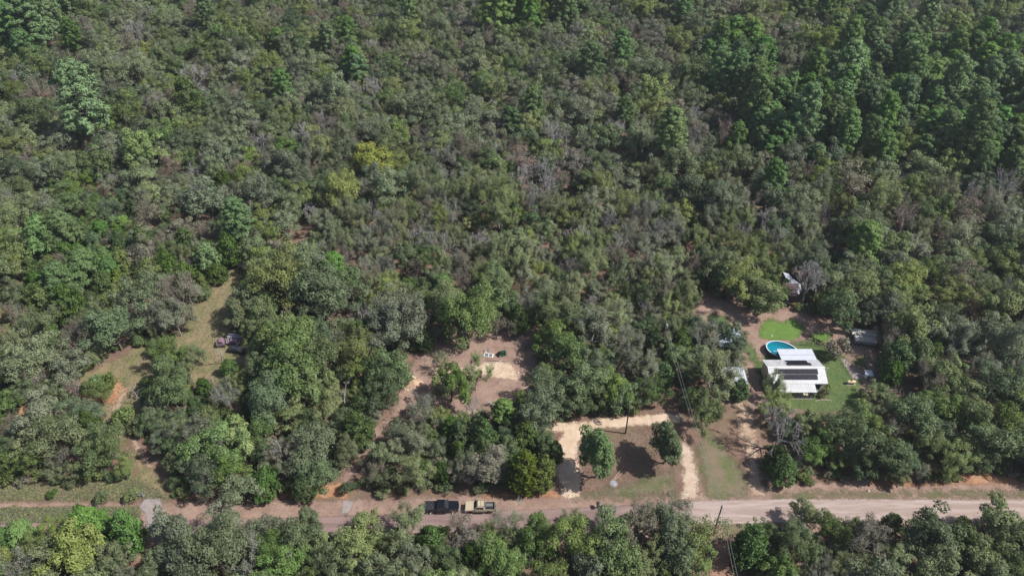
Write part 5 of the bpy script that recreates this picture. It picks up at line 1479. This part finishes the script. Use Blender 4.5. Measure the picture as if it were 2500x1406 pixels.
# --- junked truck in the meadow
jp = at(541, 842)
jt = thing('junked_truck', 'junked truck with mottled purple cab beside the meadow oak', 'wrecked truck', (jp.x + .2, jp.y, 0), math.radians(8))
MB().box(-1.2, .7, -.95, .95, .45, 1.15, taper=(.08, .05)).build('hood', M['purple'], jt, 0.12)
MB().box(-.7, .55, -.85, .85, 1.16, 1.75, taper=(.25, .15)).build('cab', M['purple'], jt, 0.1)
for s_ in (-1, 1): MB().box(-.45, .3, s_ * .79 - .03, s_ * .79 + .03, 1.25, 1.6).build('side_window', M['glass'], jt)
for x in (-.75, .45):
    for s_ in (-.85, .85): wheel_parts(jt, x, s_, .36, .22, M['darkrim'], 1)
jr = at(572, 836)
jj_ = thing('junk_trailer', 'old trailer with pale blue-grey top and rails beside the junked truck', 'trailer', (jr.x, jr.y, 0), math.radians(-4))
MB().box(-1.5, 1.6, -1.0, 1.0, .5, .62).build('deck', M['purple'], jj_)
MB().box(-1.5, 1.6, .92, 1.0, .62, 1.7).build('back_panel', M['palejunk'], jj_)
MB().tube([(-1.5, .35, 1.5), (1.6, .35, 1.52)], .07, 6).build('top_rail', M['whitejunk'], jj_)
for i in range(7): MB().tube([(-1.45 + .5 * i, -.9, .62), (-1.4 + .5 * i + rng.uniform(-.2, .2), .3, 1.48)], .05, 5).build('rib', M['palejunk'], jj_)
MB().box(-.6, 1.5, -.9, -.1, .63, 1.05).build('load', M['purple'], jj_, 0.1)
for s_ in (-1.0, 1.0): wheel_parts(jj_, .5, s_, .35, .2, M['darkrim'], 1)
kp = at(580, 858)
jc = thing('dark_car', 'dark old car in the shade in front of the junk trailer', 'wrecked car', (kp.x, kp.y, 0), math.radians(-12))
MB().prism([(-2.0, .35), (2.0, .35), (2.05, .75), (1.9, .9), (.9, .98), (-1.1, 1.0), (-1.95, .92), (-2.05, .6)], -.85, .85).build('body', M['blackmatt'], jc, 0.06)
MB().box(-1.15, .85, -.78, .78, .99, 1.45, taper=(.4, .12)).build('cabin', M['glass'], jc, 0.06)
for x in (-1.3, 1.3):
    for s_ in (-.8, .8): wheel_parts(jc, x, s_, .32, .2, M['darkrim'], 1)

# --- sheds left of the house
def box_shed(name, label, cat, pix, h0, h1, roofmat, wallmat, open_=False, over=.25, rib=.4):
    """pix: left, right, near (bottom), far (top) pixel edges of the roof"""
    l, r_, nb, fb = pix
    a = at(l, nb, h0); b = at(r_, nb, h0); c = at(r_ - (nb - fb) * .42, fb, h1)
    x0, x1, y0, y1 = a.x, b.x, a.y, c.y
    cx, cy = (x0 + x1) / 2, (y0 + y1) / 2
    o = thing(name, label, cat, (cx, cy, 0))
    mbr = MB(); roof_plane(mbr, x0 - cx, x1 - cx, y0 - cy, h0, y1 - cy, h1, rib=rib)
    mbr.build('roof', roofmat, o)
    X, Y = (x1 - x0) / 2 - over, (y1 - y0) / 2 - over
    if open_:
        for sx in (-1, 1):
            for sy in (-1, 0, 1): MB().box(sx * X - .06, sx * X + .06, sy * Y - .06, sy * Y + .06, 0, h0 + (h1 - h0) * (sy + 1) / 2 - .09).build('post', M['post'], o)
    else:
        MB().add([(-X, -Y, 0), (X, -Y, 0), (X, Y, 0), (-X, Y, 0), (-X, -Y, h0 - .07), (X, -Y, h0 - .07), (X, Y, h1 - .09), (-X, Y, h1 - .09)], [(0, 1, 5, 4), (1, 2, 6, 5), (2, 3, 7, 6), (3, 0, 4, 7), (4, 5, 6, 7)]).build('wall', wallmat, o)
        MB().box(-.45, .45, -Y - .05, -Y - .004, .02, min(2.0, h0 - .3)).build('door', M['plank'], o)
    return cx, cy
box_shed('shed', 'shed with pale blue metal roof half hidden under an oak', 'shed', (1757, 1817, 846, 802), 2.3, 2.6, M['blueroof'], M['shedwall'])
ccx, ccy = box_shed('carport', 'carport with white metal roof beside the house', 'carport', (1768, 1827, 937, 896), 2.3, 2.75, M['roof2'], None, True)
cv = thing('parked_car', 'white car parked under the front of the white carport', 'car', (ccx - 1.4, ccy - 1.5, 0), math.radians(80))
MB().prism([(-2.1, .32), (2.1, .32), (2.15, .72), (1.95, .86), (.95, .95), (-1.2, .98), (-2.05, .9), (-2.15, .6)], -.86, .86).build('body', M['trimw'], cv, 0.06)
MB().box(-1.3, .95, -.76, .76, .97, 1.45, taper=(.45, .14)).build('cabin', M['glass'], cv, 0.06)
MB().box(-.82, .45, -.6, .6, 1.452, 1.475).build('roof', M['trimw'], cv)
for x in (-1.35, 1.35):
    for s_ in (-.8, .8): wheel_parts(cv, x, s_, .33, .2, M['chrome'], 1)
wp = at(1829, 957)
wpst = thing('leaning_post', 'dark leaning post between the carport and the house', 'post', (wp.x, wp.y, 0))
MB().tube([(0, 0, 0), (.35, .3, 2.3)], .07, 6).build('post_shaft', M['pole'], wpst)

# --- collapsed barn
bx = at(1932, 740)
barn = thing('barn', 'collapsed brown barn with torn grey metal roof at the yard edge', 'barn', (bx.x, bx.y + .3, 0), math.radians(-4))
for i in range(9):
    x = -1.75 + i * .4
    MB().box(x, x + .37, -.04, .04, 0, 2.1 + .06 * math.sin(i * 2.3)).build('wall_board', M['plank'], barn)
MB().box(-1.75, -1.68, .05, 5.4, 0, 2.2).build('side_wall', M['plank'], barn)
MB().box(1.78, 1.85, .05, 4.8, 0, 2.1).build('side_wall', M['plank'], barn)
for i in range(7):
    y = -.25 + i * .40
    MB().slab([(-2.0, y, 2.25 + .22 * i), (1.5 - .1 * (i % 3), y, 2.25 + .22 * i), (1.5 - .1 * (i % 3), y + .42, 2.25 + .22 * i + .20), (-2.0, y + .42, 2.25 + .22 * i + .20)], .04).build('roof_board', M['plank'], barn)
def jag(name, pts, z0, dz, th=.03):
    n_ = len(pts); v = [Vector((x, y, z0 + dz * y + .1 * math.sin(x * 4))) for x, y in pts]; v2 = [p - Vector((0, 0, th)) for p in v]
    MB().add(v + v2, [tuple(range(n_)), tuple(range(2 * n_ - 1, n_ - 1, -1))] + [(i, n_ + i, n_ + (i + 1) % n_, (i + 1) % n_) for i in range(n_)]).build(name, M['oldroof'], barn)
jag('roof_sheet', [(1.2, .0), (1.9, .8), (2.0, 2.6), (1.2, 3.6), (.2, 4.1), (-.5, 3.6), (-.7, 2.9), (.1, 2.2), (.8, 1.4)], 2.6, .32)
jag('roof_sheet', [(-1.6, 2.6), (-1.2, 2.9), (-.1, 1.9), (-.3, 1.7)], 3.0, .2)
jag('roof_sheet', [(-1.2, 4.6), (-.2, 4.0), (.4, 4.5), (-.3, 5.8), (-1.6, 6.2)], 2.4, .3)
tp = at(1919, 744)
tl_ = thing('utility_trailer', 'small black utility trailer in front of the collapsed barn', 'trailer', (tp.x, tp.y, 0), math.radians(-14))
MB().box(-1.3, 1.1, -.6, .6, .45, .55).build('deck', M['blackmatt'], tl_)
for s_ in (-.6, .6): MB().box(-1.3, 1.1, s_ - .03, s_ + .03, .56, .9).build('side_rail', M['blackmatt'], tl_)
for s_ in (-.68, .68): wheel_parts(tl_, -.1, s_, .3, .18, M['galv'], 1)
yb = thing('yellow_box', 'small yellow machine box beside the black trailer', 'machine', (tp.x + 1.75, tp.y - .35, 0), .3)
MB().box(-.3, .3, -.25, .25, .1, .6).build('housing', M['yellow'], yb, .04)
for s_ in (-.2, .2): wheel_parts(yb, 0, s_ * 1.3, .13, .08, M['darkrim'], 1)
rp = at(1975, 742)
rc_ = thing('red_tractor', 'red tractor half hidden below the big grey leafless tree', 'tractor', (rp.x, rp.y, 0), math.radians(-15))
MB().box(-.1, 1.3, -.35, .35, .65, 1.25).build('hood', M['redpaint'], rc_, .08)
MB().box(-.9, -.1, -.55, .55, .6, 1.0).build('fender', M['redpaint'], rc_, .08)
MB().box(-.7, -.3, -.25, .25, 1.01, 1.35).build('seat', M['blackmatt'], rc_, .05)
MB().tube([(-.1, 0, 1.2), (-.2, 0, 1.5)], .03, 6).lathe([(.2, 1.5), (.23, 1.52), (.2, 1.54), (.17, 1.52), (.2, 1.5)], 12, Matrix.Translation((-.2, 0, 0))).build('steering_wheel', M['blackmatt'], rc_)
for x, r_ in ((1.0, .35), (-.6, .6)):
    for s_ in (-.62, .62): wheel_parts(rc_, x, s_, r_, .26, M['redpaint'], 1)

# --- two white-topped trailers
for (px, py, L, lab) in ((2100, 822, 5.4, 'farther of two white-topped trailers under the trees at the yard edge'), (2104, 838, 4.6, 'nearer of two white-topped trailers, dark wheel at its end')):
    g = at(px, py)
    o = thing('trailer', lab, 'trailer', (g.x + .5, g.y, 0), math.radians(-9), 'white-topped trailers')
    MB().box(-L / 2, L / 2, -.95, .95, .5, 1.3).build('body', M['shedwall'], o, .05)
    MB().box(-L / 2 - .05, L / 2 + .05, -1.0, 1.0, 1.303, 1.42).build('top', M['canvas'], o, .05)
    for x in (-L / 2 + .55, -L / 2 + 1.35):
        for s_ in (-1.0, 1.0): wheel_parts(o, x, s_, .36, .22, M['galv'], 1)
    MB().tube([(L / 2, 0, .5), (L / 2 + 1.1, 0, .45)], .06, 6).build('drawbar', M['blackmatt'], o)

# --- coop, tank, garden path, fences
g = at(2117, 922)
co = thing('coop', 'small coop with pale blue-white lean-to roof in the garden', 'coop', (g.x, g.y, 0))
MB().box(-.62, .62, -.5, .5, .15, 1.25).build('wall', M['trimw'], co)
MB().slab([(-.8, -.72, 1.32), (.8, -.72, 1.32), (.8, .72, 1.6), (-.8, .72, 1.6)], .05).build('roof', M['roof2'], co)
for sx in (-.55, .55):
    for sy in (-.42, .42): MB().box(sx - .04, sx + .04, sy - .04, sy + .04, 0, .15).build('leg', M['post'], co)
MB().box(-.25, .25, -.53, -.503, .25, .95).build('door', M['plank'], co)
g = at(2076, 937)
ta = thing('gas_tank', 'tan horizontal gas tank with a dark dome on the lawn', 'tank', (g.x, g.y, 0))
MB().lathe([(0, -.98), (.16, -.95), (.29, -.84), (.36, -.65), (.36, .65), (.29, .84), (.16, .95), (0, .98)], 18, Matrix.Translation((0, 0, .66)) @ Matrix.Rotation(math.radians(90), 4, 'Y')).build('tank_shell', M['tank'], ta, smooth=True)
MB().lathe([(.16, 1.0), (.16, 1.12), (.1, 1.17), (0, 1.18)], 12).build('valve_dome', M['browntrim'], ta)
for x in (-.55, .55): MB().box(x - .08, x + .08, -.28, .28, .06, .40).build('foot', M['concrete'], ta)
MB().box(-1.0, 1.0, -.42, .42, -.02, .06).build('pad', M['concrete'], ta)
sheet('garden_path', 'bare brown garden path along the wire fence', [[(2052, 878), (2062, 876), (2088, 905), (2112, 916), (2106, 926), (2082, 924), (2070, 905)]], 0.05, APRON, .35, .6)
def fence(name, label, pts, h, wires, rail=False):
    P_ = [at(x, y) for x, y in pts]
    o = thing(name, label, 'fence', (P_[0].x, P_[0].y, 0))
    for p in P_: MB().tube([(p.x - P_[0].x, p.y - P_[0].y, -.1), (p.x - P_[0].x, p.y - P_[0].y, h)], .05, 6).build('fence_post', M['post'], o)
    for k in range(wires):
        z = h * (.35 + .55 * k / max(1, wires - 1))
        MB().tube([(p.x - P_[0].x, p.y - P_[0].y, z) for p in P_], .035 if rail else .014, 4).build('rail' if rail else 'fence_wire', M['galv'] if not rail else M['post'], o)
fence('wire_fence', 'row of thin posts with wire along the garden path', [(2057, 880), (2063, 889), (2069, 898), (2073, 908), (2079, 917), (2086, 924), (2096, 926)], 1.2, 3)
fence('rail_fence', 'short wire and rail fence on the lawn behind the pool', [(1955, 843), (1968, 843), (1979, 844), (1992, 845)], 1.3, 4, True)
fence('wire_fence', 'leaning wire fence in front of the round grey-brown shrub', [(1998, 846), (2012, 850), (2026, 856)], 1.1, 2)
g = at(2103, 916); lp2 = thing('white_pipe', 'white pipe propped beside the coop', 'pipe', (g.x, g.y, .06), math.radians(-62)); MB().tube([(-.75, 0, 0), (.75, 0, .1)], .05, 6).build('pipe_length', M['whitejunk'], lp2)
# small litter of stones and things on the lawns
for (px, py, s, mt, lab) in ((1808, 790, .32, 'palewood', 'small tan block on the dirt beside the blue shed'), (1806, 783, .22, 'stone', 'small pale stone under the trees behind the blue shed'), (1846, 857, .24, 'palewood', 'tan lump lying on the lawn left of the pool'), (1884, 820, .2, 'whitejunk', 'small white toy on the bright lawn'), (1796, 868, .26, 'whitejunk', 'white lump beside the blue shed front'),
                          (1812, 866, .26, 'stone', 'pale rubble stone in front of the blue shed'), (1200, 985, .2, 'whitejunk', 'small white scrap near the electric cabinet'), (1220, 935, .22, 'stone', 'pale stone on the sand of the clearing'), (1265, 910, .22, 'whitejunk', 'white scrap at the shady edge of the sand'), (2120, 1199, .3, 'stone', 'pale stone on the verge of the sandy road')):
    g = at(px, py)
    o = thing('rubble_stone' if mt in ('stone',) else 'scrap', lab, 'rubble', (g.x, g.y, 0), px * .37)
    MB().lathe([(0, 0), (s, .02), (s * .95, s * .5), (s * .5, s * .9), (0, s)], 7).build('lump', M[mt], o)

# --- loose ground cover with relief: grass tufts, fallen leaves and small stones
def scatter(name, label, polys, n, size, mat, seed, flat=False, tall=1.0):
    r_ = np.random.default_rng(seed)
    P_, tot = [], 0
    for poly in polys:
        wp_ = wpoly(poly); a = np.array(wp_)
        lo, hi = a.min(0), a.max(0)
        k = int(n / len(polys))
        q = lo + r_.random((k * 2, 2)) * (hi - lo)
        d = sdf(wp_, q[:, 0], q[:, 1])
        q = q[d > -.3 + r_.random(len(q)) * .8][:k]
        P_.append(q)
    q = np.concatenate(P_)
    N_ = len(q)
    c = np.stack([q[:, 0], q[:, 1], np.full(N_, .06) + r_.random(N_) * .06], 1)
    if flat: nn = np.array([0, 0, 1.0]) + r_.normal(size=(N_, 3)) * .5
    else: nn = r_.normal(size=(N_, 3)) * np.array([1, 1, .5]) + np.array([0, -.2, .5])
    me = leaves_mesh(name, c, nn, size * r_.uniform(.5, 1.5, N_), r_, aspect=.6, along=None if flat else np.tile([0, 0, 1.0], (N_, 1)) + r_.normal(size=(N_, 3)) * .3, tint=.5 + r_.normal(size=N_) * .25, mat=mat)
    return tag(link(name, me), label, kind='stuff')
scatter('meadow_grass', 'tufts of dry grass and weeds over the meadow and verge', [[(440, 820), (470, 745), (560, 660), (610, 640), (620, 900), (590, 960), (480, 930), (330, 1040), (300, 1080), (420, 1218), (300, 1200), (200, 1000), (280, 880)], [(-50, 1170), (340, 1170), (420, 1218), (-50, 1224)], [(-50, 1240), (340, 1238), (340, 1262), (-50, 1282)]], 9000, .28, LM['olive'], 21, True)
scatter('dry_weeds', 'dry brown weeds over the meadow and verge', [[(440, 820), (470, 745), (560, 660), (610, 640), (620, 900), (590, 960), (480, 930), (330, 1040), (300, 1080), (420, 1218), (300, 1200), (200, 1000), (280, 880)], [(-50, 1170), (340, 1170), (420, 1218), (-50, 1224)], [(-50, 1240), (340, 1238), (340, 1262), (-50, 1282)]], 11000, .28, LM['brown'], 27, True)
scatter('lawn_grass', 'grass tufts of the lawn', [[(1720, 770), (1790, 800), (1840, 850), (1855, 880), (1950, 830), (2060, 870), (2110, 970), (1990, 1005), (1880, 990), (1850, 900)]], 7000, .13, LM['cedaryg'], 22)
scatter('fallen_leaves', 'brown fallen leaves over the bare ground', [[(-100, 1205), (640, 1212), (1370, 1200), (1640, 1200), (2600, 1160), (2600, 1215), (1700, 1216), (1000, 1252), (400, 1262)], [(955, 1010), (1010, 880), (1110, 815), (1300, 780), (1320, 900), (1240, 1060), (1120, 1060), (930, 1060), (840, 1190)], [(1420, 1060), (1640, 1040), (1650, 1210), (1430, 1210)], [(1690, 770), (1780, 735), (1960, 750), (2130, 840), (2220, 930), (2100, 990), (1840, 1000), (1760, 990)]], 16000, .17, LM['brown'], 23, True)
# ------------------------------------------------------------------ haze
hm, t = nodes_mat('haze')
pv = t.nodes.new('ShaderNodeVolumePrincipled')
pv.inputs['Color'].default_value = (0.86, 0.92, 1.0, 1)
pv.inputs['Density'].default_value = 0.00013
pv.inputs['Anisotropy'].default_value = 0.2
o_ = t.nodes.new('ShaderNodeOutputMaterial')
t.links.new(pv.outputs[0], o_.inputs['Volume'])
tag(MB().box(-5300, 5300, -500, 5400, -1.0, CAMH + 1.5).build('haze', hm), 'thin pale air haze over the whole forest', kind='stuff')
